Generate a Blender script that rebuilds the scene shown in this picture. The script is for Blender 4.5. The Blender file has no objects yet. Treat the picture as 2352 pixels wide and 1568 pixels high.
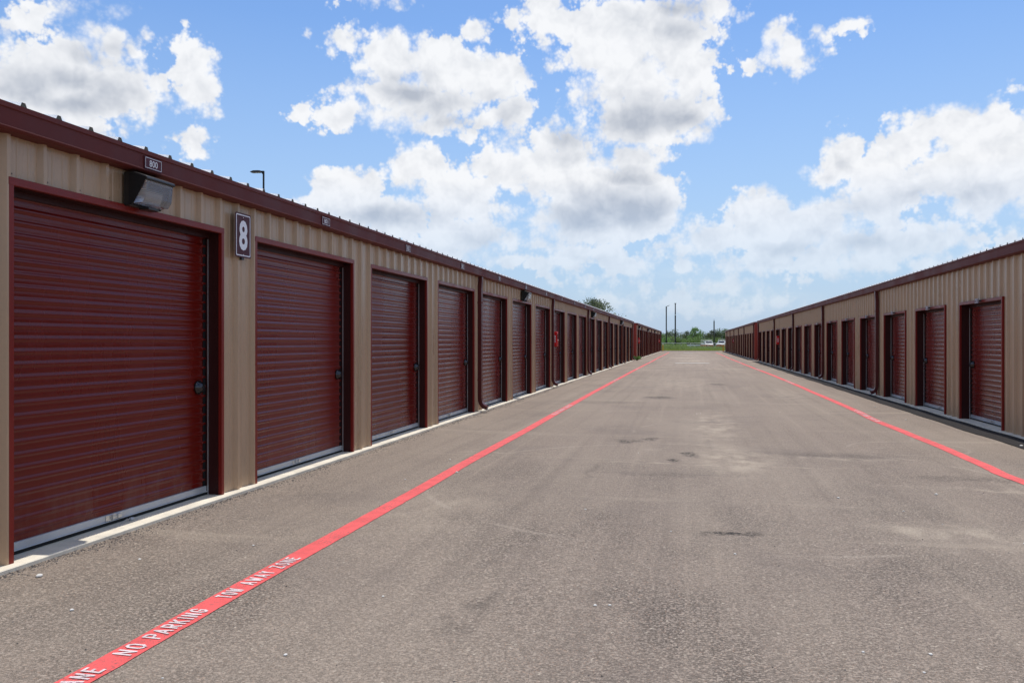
import bpy, bmesh, math, random
from mathutils import Vector, noise, Matrix
random.seed(7)
R = math.radians
SC = bpy.context.scene
COL = SC.collection

# ------------------------------------------------------------------ camera
EYE = 1.42
YAW = math.atan(410 / 1898)
cd = bpy.data.cameras.new("camera")
cam = bpy.data.objects.new("camera", cd)
COL.objects.link(cam)
cam.location = (0, 0, EYE)
cam.rotation_euler = (R(90), 0, YAW)
cd.sensor_width = 22.3
cd.lens = 18.0
cd.clip_start = 0.05
cd.clip_end = 6000
SC.camera = cam

# ------------------------------------------------------------------ exposure, world, sun
SC.view_settings.view_transform = 'Standard'
SC.view_settings.look = 'None'
SC.view_settings.exposure = 0.0
SC.view_settings.gamma = 1.0
SC.view_settings.use_curve_mapping = False

SUN_DIR = Vector((0.048, 0.315, 1.0)).normalized()
elev = math.asin(SUN_DIR.z)
azim = math.atan2(SUN_DIR.x, SUN_DIR.y)
sl = bpy.data.lights.new("sun", 'SUN')
sl.energy = 3.9
sl.angle = R(0.5)
sl.color = (1.0, 0.955, 0.89)
so = bpy.data.objects.new("sun", sl)
COL.objects.link(so)
so.rotation_euler = (-SUN_DIR).to_track_quat('-Z', 'Y').to_euler()


SKY_TINT = (1.05, 1.06, 1.13, 1)


class NT:
    """small node-tree writer"""
    def __init__(s, tree):
        s.t = tree

    def n(s, typ, **kw):
        nd = s.t.nodes.new(typ)
        for k, v in kw.items():
            if k.startswith('i_'):
                key = k[2:]
                key = int(key) if key.isdigit() else key.replace('_', ' ')
                nd.inputs[key].default_value = v
            else:
                setattr(nd, k, v)
        return nd

    def l(s, a, b):
        s.t.links.new(a, b)

    def math(s, op, a, b=None, c=None, clamp=False):
        nd = s.t.nodes.new('ShaderNodeMath')
        nd.operation = op
        nd.use_clamp = clamp
        for i, v in enumerate((a, b, c)):
            if v is None:
                continue
            if isinstance(v, (int, float)):
                nd.inputs[i].default_value = v
            else:
                s.l(v, nd.inputs[i])
        return nd.outputs[0]

    def vmath(s, op, a, b=None):
        nd = s.t.nodes.new('ShaderNodeVectorMath')
        nd.operation = op
        for i, v in enumerate((a, b)):
            if v is None:
                continue
            if isinstance(v, (tuple, list)):
                nd.inputs[i].default_value = v
            else:
                s.l(v, nd.inputs[i])
        return nd.outputs['Value'] if op in ('LENGTH', 'DOT_PRODUCT', 'DISTANCE') else nd.outputs[0]

    def ramp(s, v, lo, hi, a=0.0, b=1.0, smooth=True):
        nd = s.t.nodes.new('ShaderNodeMapRange')
        nd.interpolation_type = 'SMOOTHSTEP' if smooth else 'LINEAR'
        s.l(v, nd.inputs[0])
        for i, x in zip((1, 2, 3, 4), (lo, hi, a, b)):
            nd.inputs[i].default_value = x
        return nd.outputs[0]

    def noise(s, vec, scale, detail=4, rough=0.5, typ='FBM', dist=0.0, norm=True):
        nd = s.t.nodes.new('ShaderNodeTexNoise')
        nd.noise_type = typ
        nd.normalize = norm
        s.l(vec, nd.inputs['Vector'])
        nd.inputs['Scale'].default_value = scale
        nd.inputs['Detail'].default_value = detail
        nd.inputs['Roughness'].default_value = rough
        nd.inputs['Distortion'].default_value = dist
        return nd.outputs[0]

    def mix(s, f, a, b):
        nd = s.t.nodes.new('ShaderNodeMix')
        nd.data_type = 'RGBA'
        if isinstance(f, (int, float)):
            nd.inputs[0].default_value = f
        else:
            s.l(f, nd.inputs[0])
        for i, v in ((6, a), (7, b)):
            if isinstance(v, (tuple, list)):
                nd.inputs[i].default_value = (*v[:3], 1)
            else:
                s.l(v, nd.inputs[i])
        return nd.outputs[2]

    def scale(s, vec, xyz):
        return s.vmath('MULTIPLY', vec, xyz)


world = bpy.data.worlds.new("World")
SC.world = world
world.use_nodes = True
world.node_tree.nodes.clear()
world.cycles.sampling_method = 'MANUAL'
world.cycles.sample_map_resolution = 512
W = NT(world.node_tree)

# cumulus layout: (azimuth, elevation, half width, half height) in degrees as seen from the lane
CLOUDS = []


def cl(px, py, rx, ry):
    # azimuth/elevation measured on the horizon grid, 2352 x 1568 grid of a 63.6 degree wide view
    xc, yc = (px - 1176) / 1898, (784 - py) / 1898
    az = math.degrees(math.atan(xc) - YAW)
    el = math.degrees(math.atan2(yc, math.sqrt(1 + xc * xc)))
    k = math.cos(math.atan(xc)) ** 1.5 * 33.1
    k = 33.1 / max(0.75, math.cos(math.atan(xc)))
    CLOUDS.append((az, el, rx / k, ry / k))


for c in [
    # left bank
    (40, 190, 120, 85), (170, 165, 130, 75), (270, 215, 105, 80), (180, 245, 130, 55), (60, 60, 70, 32), (130, 30, 70, 30),
    (235, 25, 45, 20), (255, 100, 60, 50), (300, 110, 50, 40), (-120, 200, 120, 120),
    # small pair
    (442, 150, 52, 68), (455, 205, 50, 55), (475, 245, 25, 22), (440, 330, 45, 38), (697, 88, 18, 9),
    # centre left
    (855, 2, 75, 11), (790, 85, 38, 36), (900, 140, 85, 70), (1010, 160, 90, 70), (1130, 175, 90, 65), (950, 235, 170, 65),
    (760, 260, 90, 32), (1020, 285, 150, 40), (697, 245, 36, 36), (1180, 260, 55, 55),
    # tall centre mass
    (1250, 30, 110, 60), (1400, 80, 160, 85), (1560, 20, 140, 45), (1545, 90, 110, 70), (1590, 175, 78, 72), (1460, 190, 130, 75),
    (1350, 130, 80, 55), (1560, 265, 100, 62), (1450, 270, 125, 70), (1380, 210, 90, 60), (1300, 318, 80, 45), (1090, 75, 35, 28),
    # lower centre
    (800, 440, 85, 50), (880, 490, 190, 60), (970, 385, 85, 62), (1060, 445, 120, 70), (1160, 380, 80, 52), (1290, 390, 150, 62),
    (1400, 440, 150, 85), (1470, 460, 95, 92), (1330, 500, 140, 60), (1090, 540, 130, 45), (740, 470, 60, 30), (1450, 370, 90, 50),
    (1330, 590, 130, 32), (1440, 610, 55, 25), (1210, 600, 60, 18), (1010, 580, 75, 22), (1250, 560, 60, 25),
    # right bank
    (1560, 570, 55, 18), (1640, 545, 95, 45), (1740, 500, 68, 72), (1830, 545, 130, 62), (1940, 360, 52, 66), (1900, 405, 50, 26),
    (1900, 500, 70, 55), (2060, 420, 120, 70), (2080, 335, 70, 75), (2190, 300, 85, 75), (2290, 330, 105, 90), (2250, 420, 130, 70), (1990, 460, 90, 55), (2200, 400, 150, 75),
    (2340, 195, 30, 28), (1980, 560, 150, 45), (2150, 540, 110, 38), (1780, 605, 150, 26), (2000, 605, 170, 26), (2420, 400, 110, 80),
    (2200, 600, 130, 24), (2310, 555, 40, 18),
    # upper right pair
    (1790, 75, 42, 38), (1820, 120, 60, 52), (1760, 145, 48, 30), (1900, 95, 38, 24), (1955, 65, 38, 25),
    # far low ones
    (1665, 662, 62, 22), (1400, 690, 90, 24), (1560, 700, 110, 18), (1730, 690, 70, 14), (1380, 655, 60, 14), (1570, 610, 22, 10),
]:
    cl(*c)
SEEN = list(CLOUDS)
CLOUDS.clear()
# grey, thick undersides of the same clouds
for c in [(1620, 15, 150, 60), (1480, 290, 120, 60), (1580, 290, 75, 40), (1410, 500, 170, 62), (1330, 330, 110, 34), (1080, 262, 120, 45), (930, 205, 70, 32),
          (2180, 480, 190, 45), (1740, 585, 150, 24), (2010, 545, 110, 35), (150, 225, 150, 55), (230, 130, 90, 25), (1150, 560, 150, 24), (1450, 400, 60, 20),
          (900, 500, 160, 24), (1480, 590, 120, 14), (1920, 400, 50, 30)]:
    cl(*c)
GREY = list(CLOUDS)


def blob_group(blobs, sm):
    g = bpy.data.node_groups.new("cumulus_field", 'ShaderNodeTree')
    g.interface.new_socket("P", in_out='INPUT', socket_type='NodeSocketVector')
    g.interface.new_socket("D", in_out='OUTPUT', socket_type='NodeSocketFloat')
    T = NT(g)
    gi = g.nodes.new('NodeGroupInput')
    go = g.nodes.new('NodeGroupOutput')
    acc = None
    for (az, el, rx, ry) in blobs:
        nd = g.nodes.new('ShaderNodeVectorMath')
        nd.operation = 'MULTIPLY_ADD'
        T.l(gi.outputs[0], nd.inputs[0])
        nd.inputs[1].default_value = (1 / rx, 1 / ry, 0)
        nd.inputs[2].default_value = (-az / rx, -el / ry, 0)
        d = T.vmath('LENGTH', nd.outputs[0])
        m = min(rx, ry) if sm else 1.0
        d = T.math('MULTIPLY_ADD', d, -m, m)
        if acc is None:
            acc = d
        else:
            nd = g.nodes.new('ShaderNodeMath')
            nd.operation = 'SMOOTH_MAX' if sm else 'MAXIMUM'
            T.l(acc, nd.inputs[0])
            T.l(d, nd.inputs[1])
            if sm:
                nd.inputs[2].default_value = 0.5
            acc = nd.outputs[0]
    T.l(acc, go.inputs[0])
    return g


tc = W.n('ShaderNodeTexCoord')
sep = W.n('ShaderNodeSeparateXYZ')
W.l(tc.outputs['Generated'], sep.inputs[0])
azn = W.math('MULTIPLY', W.math('ARCTAN2', sep.outputs[0], sep.outputs[1]), 180 / math.pi)
eln = W.math('MULTIPLY', W.math('ARCSINE', sep.outputs[2]), 180 / math.pi)
cmb = W.n('ShaderNodeCombineXYZ')
W.l(azn, cmb.inputs[0])
W.l(eln, cmb.inputs[1])
P = cmb.outputs[0]
wn = W.n('ShaderNodeTexNoise')
W.l(P, wn.inputs['Vector'])
wn.inputs['Scale'].default_value = 0.34
wn.inputs['Detail'].default_value = 3
wc = W.vmath('MULTIPLY', W.vmath('SUBTRACT', wn.outputs['Color'], (0.5, 0.5, 0.5)), (1.7, 1.3, 0))
Pw = W.vmath('ADD', P, wc)


def field(grp, vec):
    nd = W.n('ShaderNodeGroup')
    nd.node_tree = grp
    W.l(vec, nd.inputs[0])
    return nd.outputs[0]


def detail(vec, fine):
    """billowing detail in about -1..1"""
    a = W.n('ShaderNodeTexVoronoi', feature='SMOOTH_F1')
    a.voronoi_dimensions = '2D'
    W.l(vec, a.inputs['Vector'])
    a.inputs['Scale'].default_value = 0.62
    a.inputs['Detail'].default_value = 2.0
    a.inputs['Roughness'].default_value = 0.55
    a.inputs['Smoothness'].default_value = 0.5
    a.inputs['Lacunarity'].default_value = 2.6
    nb = W.n('ShaderNodeTexNoise')
    nb.noise_dimensions = '2D'
    W.l(vec, nb.inputs['Vector'])
    nb.inputs['Scale'].default_value = 0.85
    nb.inputs['Detail'].default_value = fine
    nb.inputs['Roughness'].default_value = 0.56
    v = W.math('MULTIPLY_ADD', a.outputs[0], -1.6, 0.80)
    w = W.math('MULTIPLY_ADD', nb.outputs[0], 2.9, -1.45)
    return W.math('ADD', v, w)


D0 = field(blob_group(SEEN, True), Pw)
G0 = field(blob_group(GREY, False), Pw)
N0 = detail(P, 8)
S0 = detail(W.vmath('MULTIPLY', Pw, (0.8, 0.8, 0)), 2.5)
S1 = detail(W.vmath('MULTIPLY', W.vmath('ADD', Pw, (0.2, 0.75, 0)), (0.8, 0.8, 0)), 2.5)
# away from the lane's end the same kind of cloud spreads over the rest of the dome
far = W.ramp(W.math('ABSOLUTE', W.math('ADD', azn, 10)), 36, 46)
over = W.ramp(eln, 26, 34)
rest = W.math('MAXIMUM', far, over)
rn = W.noise(P, 0.055, 3, 0.5)
D0 = W.math('MAXIMUM', D0, W.math('MULTIPLY_ADD', rest, 30, W.math('MULTIPLY_ADD', rn, 26, -43.6)))
fluff = W.ramp(W.noise(P, 0.16, 3, 0.5), 0.35, 0.65, 0.45, 0.80)
dens = W.math('ADD', W.math('ADD', D0, 0.42), W.math('MINIMUM', W.math('MULTIPLY', N0, fluff), W.math('ADD', D0, 0.70)))
dens = W.math('ADD', dens, W.ramp(eln, 8.0, 15.0, 0.28, 0.0))
edge = W.ramp(W.noise(P, 0.22, 2, 0.5), 0.35, 0.7, 0.40, 1.5)
mask = W.math('DIVIDE', dens, edge, clamp=True)
mask = W.ramp(mask, 0.0, 1.0)
grey = W.ramp(G0, -0.75, 0.75)
grey = W.math('MULTIPLY', grey, W.ramp(D0, 0.1, 1.6))
relief = W.math('MULTIPLY', W.math('SUBTRACT', S0, S1), 0.15)
shade = W.math('SUBTRACT', W.math('MULTIPLY_ADD', grey, 0.86, 0.09), relief, clamp=True)
ccol = W.mix(shade, (0.93, 0.945, 0.975), (0.47, 0.515, 0.60))

sky = W.n('ShaderNodeTexSky', sky_type='NISHITA')
sky.sun_disc = False
sky.sun_elevation = elev
sky.sun_rotation = azim
sky.altitude = 0
sky.air_density = 1.0
sky.dust_density = 0.3
sky.ozone_density = 2.5
hsv = W.n('ShaderNodeHueSaturation')
hsv.inputs['Saturation'].default_value = 1.12
W.l(sky.outputs[0], hsv.inputs['Color'])
tint = W.n('ShaderNodeMix')
tint.data_type = 'RGBA'
tint.blend_type = 'MULTIPLY'
tint.inputs[0].default_value = 1
W.l(hsv.outputs[0], tint.inputs[6])
tint.inputs[7].default_value = SKY_TINT
# pale damp air towards the horizon
haze_f = W.ramp(eln, -1.0, 21.0, 0.95, 0.0, smooth=False)
veil = W.noise(W.vmath('MULTIPLY', P, (0.10, 0.38, 0)), 1.0, 6, 0.6)
low = W.ramp(eln, 1.0, 11.0, 1.0, 0.0)
hz = W.mix(W.math('MULTIPLY', W.ramp(veil, 0.44, 0.66, 0.0, 0.65), low), (2.9, 3.95, 5.5), (3.9, 4.65, 5.7))
skyc = W.mix(haze_f, tint.outputs[2], hz)
b_sky = W.n('ShaderNodeBackground')
W.l(skyc, b_sky.inputs[0])
b_sky.inputs[1].default_value = 0.14
b_cl = W.n('ShaderNodeBackground')
W.l(ccol, b_cl.inputs[0])
b_cl.inputs[1].default_value = 1.0
# low clouds thin out into the pale air near the horizon
fade = W.ramp(eln, 0.0, 11.0, 0.12, 1.0, smooth=False)
mk = W.math('MULTIPLY', mask, fade)
mxs = W.n('ShaderNodeMixShader')
W.l(mk, mxs.inputs[0])
W.l(b_sky.outputs[0], mxs.inputs[1])
W.l(b_cl.outputs[0], mxs.inputs[2])
wo = W.n('ShaderNodeOutputWorld')
W.l(mxs.outputs[0], wo.inputs[0])


# ------------------------------------------------------------------ materials
def newmat(name):
    m = bpy.data.materials.new(name)
    m.use_nodes = True
    T = NT(m.node_tree)
    b = m.node_tree.nodes['Principled BSDF']
    return m, T, b


def pos(T):
    return T.n('ShaderNodeNewGeometry').outputs['Position']


def bump(T, b, h, strength, dist):
    nd = T.n('ShaderNodeBump')
    nd.inputs['Strength'].default_value = strength
    nd.inputs['Distance'].default_value = dist
    T.l(h, nd.inputs['Height'])
    T.l(nd.outputs[0], b.inputs['Normal'])


def paint(name, col, rough=0.4, var=0.12, spec=0.5, metal=0.0, dirt=None, scale=1.5, bmp=0.0, dscale=(1, 1, 0.25)):
    m, T, b = newmat(name)
    p = pos(T)
    n1 = T.noise(T.scale(p, dscale), scale, 5, 0.6)
    n2 = T.noise(p, scale * 18, 3, 0.6)
    f = T.ramp(T.math('ADD', T.math('MULTIPLY', n1, 0.7), T.math('MULTIPLY', n2, 0.3)), 0.35, 0.65)
    a = tuple(c * (1 - var) for c in col)
    c2 = tuple(min(1, c * (1 + var)) for c in col)
    c = T.mix(f, a, c2)
    if dirt:
        d = T.ramp(T.noise(T.scale(p, (2.2, 2.2, 0.5)), 2.4, 8, 0.68), 0.52, 0.78, 0, dirt[3])
        c = T.mix(d, c, dirt[:3])
    T.l(c, b.inputs['Base Color'])
    T.l(T.ramp(n1, 0.3, 0.7, max(0.05, rough - 0.07), rough + 0.09), b.inputs['Roughness'])
    b.inputs['Specular IOR Level'].default_value = spec
    b.inputs['Metallic'].default_value = metal
    if bmp:
        bump(T, b, T.noise(p, 9, 3, 0.5), bmp, 0.004)
    return m


M = {}
M['tan'] = paint('tan_panel', (0.44, 0.300, 0.190), 0.32, 0.05, 0.5, dirt=(0.22, 0.155, 0.10, 0.30), bmp=0.08)
M['red'] = paint('maroon_door_paint', (0.140, 0.0100, 0.0068), 0.25, 0.05, 0.34, dirt=(0.12, 0.020, 0.013, 0.25))


def vary_paint(m):
    T = NT(m.node_tree)
    b = m.node_tree.nodes['Principled BSDF']
    src = b.inputs['Base Color'].links[0].from_socket
    oi = T.n('ShaderNodeObjectInfo')
    hs = T.n('ShaderNodeHueSaturation')
    T.l(T.math('MULTIPLY_ADD', oi.outputs['Random'], 0.26, 0.86), hs.inputs['Value'])
    T.l(T.math('MULTIPLY_ADD', oi.outputs['Random'], -0.08, 1.04), hs.inputs['Saturation'])
    T.l(src, hs.inputs['Color'])
    sp = T.n('ShaderNodeSeparateXYZ')
    p = pos(T)
    T.l(p, sp.inputs[0])
    low = T.ramp(sp.outputs[2], 0.05, 0.55, 1.0, 0.0)
    n = T.ramp(T.noise(T.scale(p, (3, 3, 1.2)), 2.0, 7, 0.7), 0.42, 0.70)
    c = T.mix(T.math('MULTIPLY', T.math('MULTIPLY', low, n), 0.30), hs.outputs[0], (0.20, 0.13, 0.10))
    T.l(c, b.inputs['Base Color'])


vary_paint(M['red'])
M['trim'] = paint('maroon_trim_paint', (0.185, 0.015, 0.010), 0.36, 0.07, 0.28, bmp=0.05)
M['gutter'] = paint('maroon_gutter_paint', (0.110, 0.021, 0.018), 0.58, 0.06, 0.22, bmp=0.08)
M['spout'] = paint('maroon_spout_paint', (0.080, 0.012, 0.011), 0.36, 0.06, 0.35)
M['closure'] = paint('olive_foam_closure', (0.13, 0.125, 0.095), 0.7, 0.1, 0.2)
M['screw'] = paint('panel_screw', (0.11, 0.07, 0.05), 0.5, 0.1, 0.4)
M['lining'] = paint('dark_jamb_lining', (0.034, 0.0065, 0.0058), 0.5, 0.06, 0.25)
M['endwall'] = paint('red_end_panel', (0.26, 0.036, 0.022), 0.45, 0.08, 0.4)
M['roofm'] = paint('galvalume_roof', (0.88, 0.88, 0.87), 0.42, 0.05, 0.5, scale=3, dirt=(0.45, 0.44, 0.40, 0.3))
M['slab'] = paint('concrete_slab', (0.68, 0.62, 0.505), 0.85, 0.10, 0.2, dirt=(0.25, 0.23, 0.20, 0.5), scale=4, dscale=(1, 1, 1), bmp=0.5)
M['alu'] = paint('aluminium_bar', (0.50, 0.52, 0.54), 0.42, 0.08, 0.5, metal=0.35, dirt=(0.25, 0.24, 0.22, 0.3), scale=6, dscale=(1, 1, 1))
M['steel'] = paint('galvanised_steel', (0.55, 0.56, 0.57), 0.33, 0.06, 0.5, metal=0.8, scale=6)
M['rubber'] = paint('black_rubber', (0.012, 0.013, 0.014), 0.75, 0.1, 0.3)
M['black'] = paint('black_metal', (0.012, 0.012, 0.013), 0.5, 0.1, 0.3)
M['bronze'] = paint('dark_bronze', (0.020, 0.018, 0.017), 0.38, 0.1, 0.4)
M['chrome'] = paint('dark_chrome', (0.06, 0.06, 0.065), 0.2, 0.05, 0.5, metal=0.9, scale=6)
M['signm'] = paint('sign_maroon', (0.075, 0.016, 0.026), 0.45, 0.03, 0.2)
M['white'] = paint('sign_white', (0.80, 0.81, 0.86), 0.5, 0.02, 0.3)
M['fire'] = paint('fire_red', (0.62, 0.010, 0.012), 0.25, 0.04, 0.5)
M['yellow'] = paint('bollard_yellow', (0.62, 0.38, 0.02), 0.5, 0.1, 0.4, dirt=(0.2, 0.12, 0.03, 0.4))
M['whitep'] = paint('vehicle_white', (0.78, 0.78, 0.76), 0.3, 0.04, 0.5)
M['orange'] = paint('machine_orange', (0.60, 0.20, 0.05), 0.5, 0.15, 0.4, dirt=(0.25, 0.13, 0.07, 0.6))
M['rust'] = paint('rusty_brown', (0.24, 0.12, 0.08), 0.7, 0.25, 0.3)
M['glassd'] = paint('dark_window', (0.02, 0.025, 0.03), 0.08, 0.05, 0.6)
M['tyre'] = paint('tyre_black', (0.02, 0.02, 0.02), 0.8, 0.1, 0.2)
M['wood'] = paint('dark_pole', (0.022, 0.022, 0.022), 0.6, 0.2, 0.3)
M['bark'] = paint('bark', (0.10, 0.075, 0.055), 0.9, 0.25, 0.1, scale=6, dscale=(1, 1, 0.2))
M['pebble'] = paint('pale_stone', (0.62, 0.60, 0.56), 0.8, 0.12, 0.2, scale=40, dscale=(1, 1, 1))
M['crumb'] = paint('asphalt_crumb', (0.10, 0.09, 0.085), 0.9, 0.5, 0.2, scale=30, dscale=(1, 1, 1))
M['drain'] = paint('pale_concrete_pad', (0.60, 0.58, 0.54), 0.85, 0.08, 0.2, dirt=(0.35, 0.32, 0.28, 0.4), scale=2, dscale=(1, 1, 1))


def lens_material():
    m, T, b = newmat('ribbed_lamp_glass')
    p = pos(T)
    w = T.n('ShaderNodeTexWave', wave_type='BANDS', bands_direction='Z')
    T.l(p, w.inputs['Vector'])
    w.inputs['Scale'].default_value = 26
    b.inputs['Base Color'].default_value = (0.66, 0.67, 0.70, 1)
    b.inputs['Transmission Weight'].default_value = 0.85
    b.inputs['Roughness'].default_value = 0.12
    b.inputs['IOR'].default_value = 1.45
    bump(T, b, w.outputs['Fac'], 0.35, 0.004)
    return m


M['lens'] = lens_material()


def leafmat(name, a, b2, c):
    m, T, b = newmat(name)
    p = pos(T)
    oi = T.n('ShaderNodeObjectInfo')
    p2 = T.vmath('ADD', p, oi.outputs['Location'])
    n1 = T.noise(p2, 1.1, 3, 0.6)
    n2 = T.noise(p2, 7.0, 2, 0.6)
    col = T.mix(T.ramp(n1, 0.35, 0.65), a, b2)
    col = T.mix(T.ramp(n2, 0.5, 0.75, 0, 0.7), col, c)
    hsv = T.n('ShaderNodeHueSaturation')
    T.l(T.math('MULTIPLY_ADD', oi.outputs['Random'], 0.04, 0.48), hsv.inputs['Hue'])
    T.l(T.math('MULTIPLY_ADD', oi.outputs['Random'], 0.5, 0.75), hsv.inputs['Value'])
    T.l(col, hsv.inputs['Color'])
    T.l(hsv.outputs[0], b.inputs['Base Color'])
    b.inputs['Roughness'].default_value = 0.6
    b.inputs['Specular IOR Level'].default_value = 0.25
    tr = T.n('ShaderNodeBsdfTranslucent')
    T.l(hsv.outputs[0], tr.inputs[0])
    mx = T.n('ShaderNodeMixShader')
    mx.inputs[0].default_value = 0.35
    out = m.node_tree.nodes['Material Output']
    T.l(b.outputs[0], mx.inputs[1])
    T.l(tr.outputs[0], mx.inputs[2])
    T.l(mx.outputs[0], out.inputs[0])
    return m


M['leaf'] = leafmat('mesquite_leaves', (0.11, 0.18, 0.055), (0.19, 0.29, 0.08), (0.24, 0.29, 0.16))
M['leafd'] = leafmat('dark_leaves', (0.085, 0.125, 0.060), (0.14, 0.185, 0.085), (0.19, 0.20, 0.13))
M['grassb'] = leafmat('tall_grass', (0.22, 0.29, 0.085), (0.32, 0.38, 0.12), (0.42, 0.40, 0.20))
M['grassm'] = leafmat('mown_grass', (0.32, 0.44, 0.08), (0.42, 0.52, 0.12), (0.50, 0.52, 0.18))


def asphalt(name, tint=(1, 1, 1)):
    m, T, b = newmat(name)
    p = pos(T)
    # aggregate
    v = T.n('ShaderNodeTexVoronoi')
    T.l(p, v.inputs['Vector'])
    v.inputs['Scale'].default_value = 75
    sepc = T.n('ShaderNodeSeparateColor')
    T.l(v.outputs['Color'], sepc.inputs[0])
    v2 = T.n('ShaderNodeTexVoronoi')
    T.l(p, v2.inputs['Vector'])
    v2.inputs['Scale'].default_value = 160
    sep2 = T.n('ShaderNodeSeparateColor')
    T.l(v2.outputs['Color'], sep2.inputs[0])
    stone = T.math('ADD', T.math('MULTIPLY', sepc.outputs[0], 0.55), T.math('MULTIPLY', sep2.outputs[0], 0.45))
    base = T.mix(T.ramp(stone, 0.18, 0.85), (0.080, 0.070, 0.063), (0.31, 0.270, 0.240))
    base = T.mix(T.ramp(sepc.outputs[1], 0.985, 0.992), base, (0.44, 0.41, 0.36))
    base = T.mix(T.ramp(sep2.outputs[2], 0.94, 0.96, 0, 0.7), base, (0.34, 0.22, 0.16))
    # fines fill the gaps where the surface is smooth; open dark gaps elsewhere
    pz = T.n('ShaderNodeSeparateXYZ')
    T.l(p, pz.inputs[0])
    graze = T.ramp(pz.outputs[1], 4.0, 15.0)  # paler down the lane: grazing-view brightening put into the colour
    open_ = T.ramp(T.noise(T.scale(p, (1.0, 0.5, 1)), 0.8, 5, 0.62), 0.44, 0.64)
    open_ = T.math('MULTIPLY', open_, T.math('MULTIPLY_ADD', graze, -0.65, 1.0))
    gapn = T.ramp(T.noise(p, 62, 4, 0.68), 0.49, 0.57)
    base = T.mix(T.math('MULTIPLY', gapn, T.math('MULTIPLY_ADD', open_, 0.60, 0.32)), base, (0.044, 0.038, 0.035))
    base = T.mix(T.math('ADD', T.math('MULTIPLY_ADD', open_, -0.28, 0.32), T.math('MULTIPLY', graze, 0.28)), base, (0.262, 0.222, 0.190))
    # broad tone
    tone = T.noise(T.scale(p, (0.9, 0.22, 1)), 0.55, 6, 0.6)
    base = T.mix(T.ramp(tone, 0.36, 0.66, 0, 0.40), base, (0.300, 0.262, 0.222))
    cool = T.noise(p, 0.5, 4, 0.6)
    base = T.mix(T.ramp(cool, 0.50, 0.72, 0, 0.40), base, (0.150, 0.130, 0.122))
    # wheel paths and roller bands
    wheel = T.noise(T.scale(p, (4.2, 0.06, 1)), 1.0, 5, 0.6)
    base = T.mix(T.ramp(wheel, 0.50, 0.70, 0, 0.24), base, (0.125, 0.106, 0.094))
    base = T.mix(T.ramp(wheel, 0.46, 0.30, 0, 0.30), base, (0.33, 0.285, 0.240))
    seam = T.noise(T.scale(p, (0.09, 1.2, 1)), 1.0, 4, 0.6)
    base = T.mix(T.ramp(seam, 0.58, 0.72, 0, 0.45), base, (0.33, 0.29, 0.245))
    # dusty residue and scrapes
    dust = T.ramp(T.noise(T.scale(p, (0.7, 0.45, 1)), 1.3, 8, 0.7), 0.60, 0.74)
    base = T.mix(T.math('MULTIPLY', dust, 0.35), base, (0.42, 0.38, 0.33))
    # tar blotches, dusty stains and a scuffed arc at their own places
    px = T.n('ShaderNodeSeparateXYZ')
    T.l(p, px.inputs[0])

    wno = T.n('ShaderNodeTexNoise')
    T.l(p, wno.inputs['Vector'])
    wno.inputs['Scale'].default_value = 3.0
    wno.inputs['Detail'].default_value = 4
    pw = T.vmath('ADD', p, T.vmath('MULTIPLY', T.vmath('SUBTRACT', wno.outputs['Color'], (.5, .5, .5)), (.45, .6, 0)))

    def ell(x, y, rx, ry):
        d = T.vmath('MULTIPLY', T.vmath('SUBTRACT', pw, (x, y, 0)), (1 / rx, 1 / ry, 0))
        return T.vmath('LENGTH', d)
    bl = None
    for (x, y, rx, ry, w) in ((0.31, 6.53, .26, .10, 1), (-.01, 11.02, .10, .28, 1), (-.17, 10.38, .09, .14, 1), (-.9, 12.28, .22, .25, .8),
                              (-.58, 12.57, .12, .22, .8), (-1.12, 4.55, .06, .20, .42), (-1.2, 4.1, .09, .16, .32), (-1.1, 9.4, .05, .7, .3),
                              (-.2, 9.3, 1.0, .10, .25), (1.7, 11.2, .9, .35, .35), (-.8, 22.0, .4, .5, .8), (.9, 29, .3, .6, .7),
                              (2.9, 9.6, .6, .20, .4), (-2.0, 20, .9, .5, .3), (-1.5, 2.9, .35, .3, .5)):
        e = T.ramp(ell(x, y, rx, ry), 0.3, 1.35, w, 0.0)
        bl = e if bl is None else T.math('MAXIMUM', bl, e)
    spk = T.ramp(T.noise(p, 30, 5, 0.7), 0.43, 0.52)
    blm = T.math('MULTIPLY', bl, T.math('MULTIPLY_ADD', spk, 0.85, 0.08))
    base = T.mix(blm, base, (0.020, 0.019, 0.020))
    pl = None
    for (x, y, rx, ry, w) in ((1.95, 6.9, .8, .35, .7), (.4, 10.1, 1.5, .07, .9), (-2.4, 10.6, .9, .06, .5), (2.9, 9.0, .9, .10, .5), (.54, 10.6, .55, 1.6, .7), (.39, 15, .5, 3.5, .6), (-.5, 48, 2.5, .6, .9), (.3, 52, 3, .8, .8), (1.5, 45, 3, .35, .9), (0, 64, 1.5, 4, .9), (-.6, 75, 1.5, 5, .9), (0, 90, 2, 9, .55), (.5, 104, 2.5, 3, .5), (-2.0, 43, 1.2, .5, .9), (1.3, 11.0, 1.6, .2, .5),
                              (-2.2, 7, .5, 1.4, .35), (-.5, 30, 1.5, 7, .35), (.2, 70, 2.2, 20, .5), (2.7, 24, .8, 3, .3)):
        e = T.ramp(ell(x, y, rx, ry), 0.1, 1.3, w, 0.0)
        pl = e if pl is None else T.math('MAXIMUM', pl, e)
    pln = T.ramp(T.noise(T.scale(p, (1.6, 0.9, 1)), 2.2, 7, 0.66), 0.38, 0.66)
    base = T.mix(T.math('MULTIPLY', pl, pln), base, (0.41, 0.365, 0.305))
    arcs = None
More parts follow.
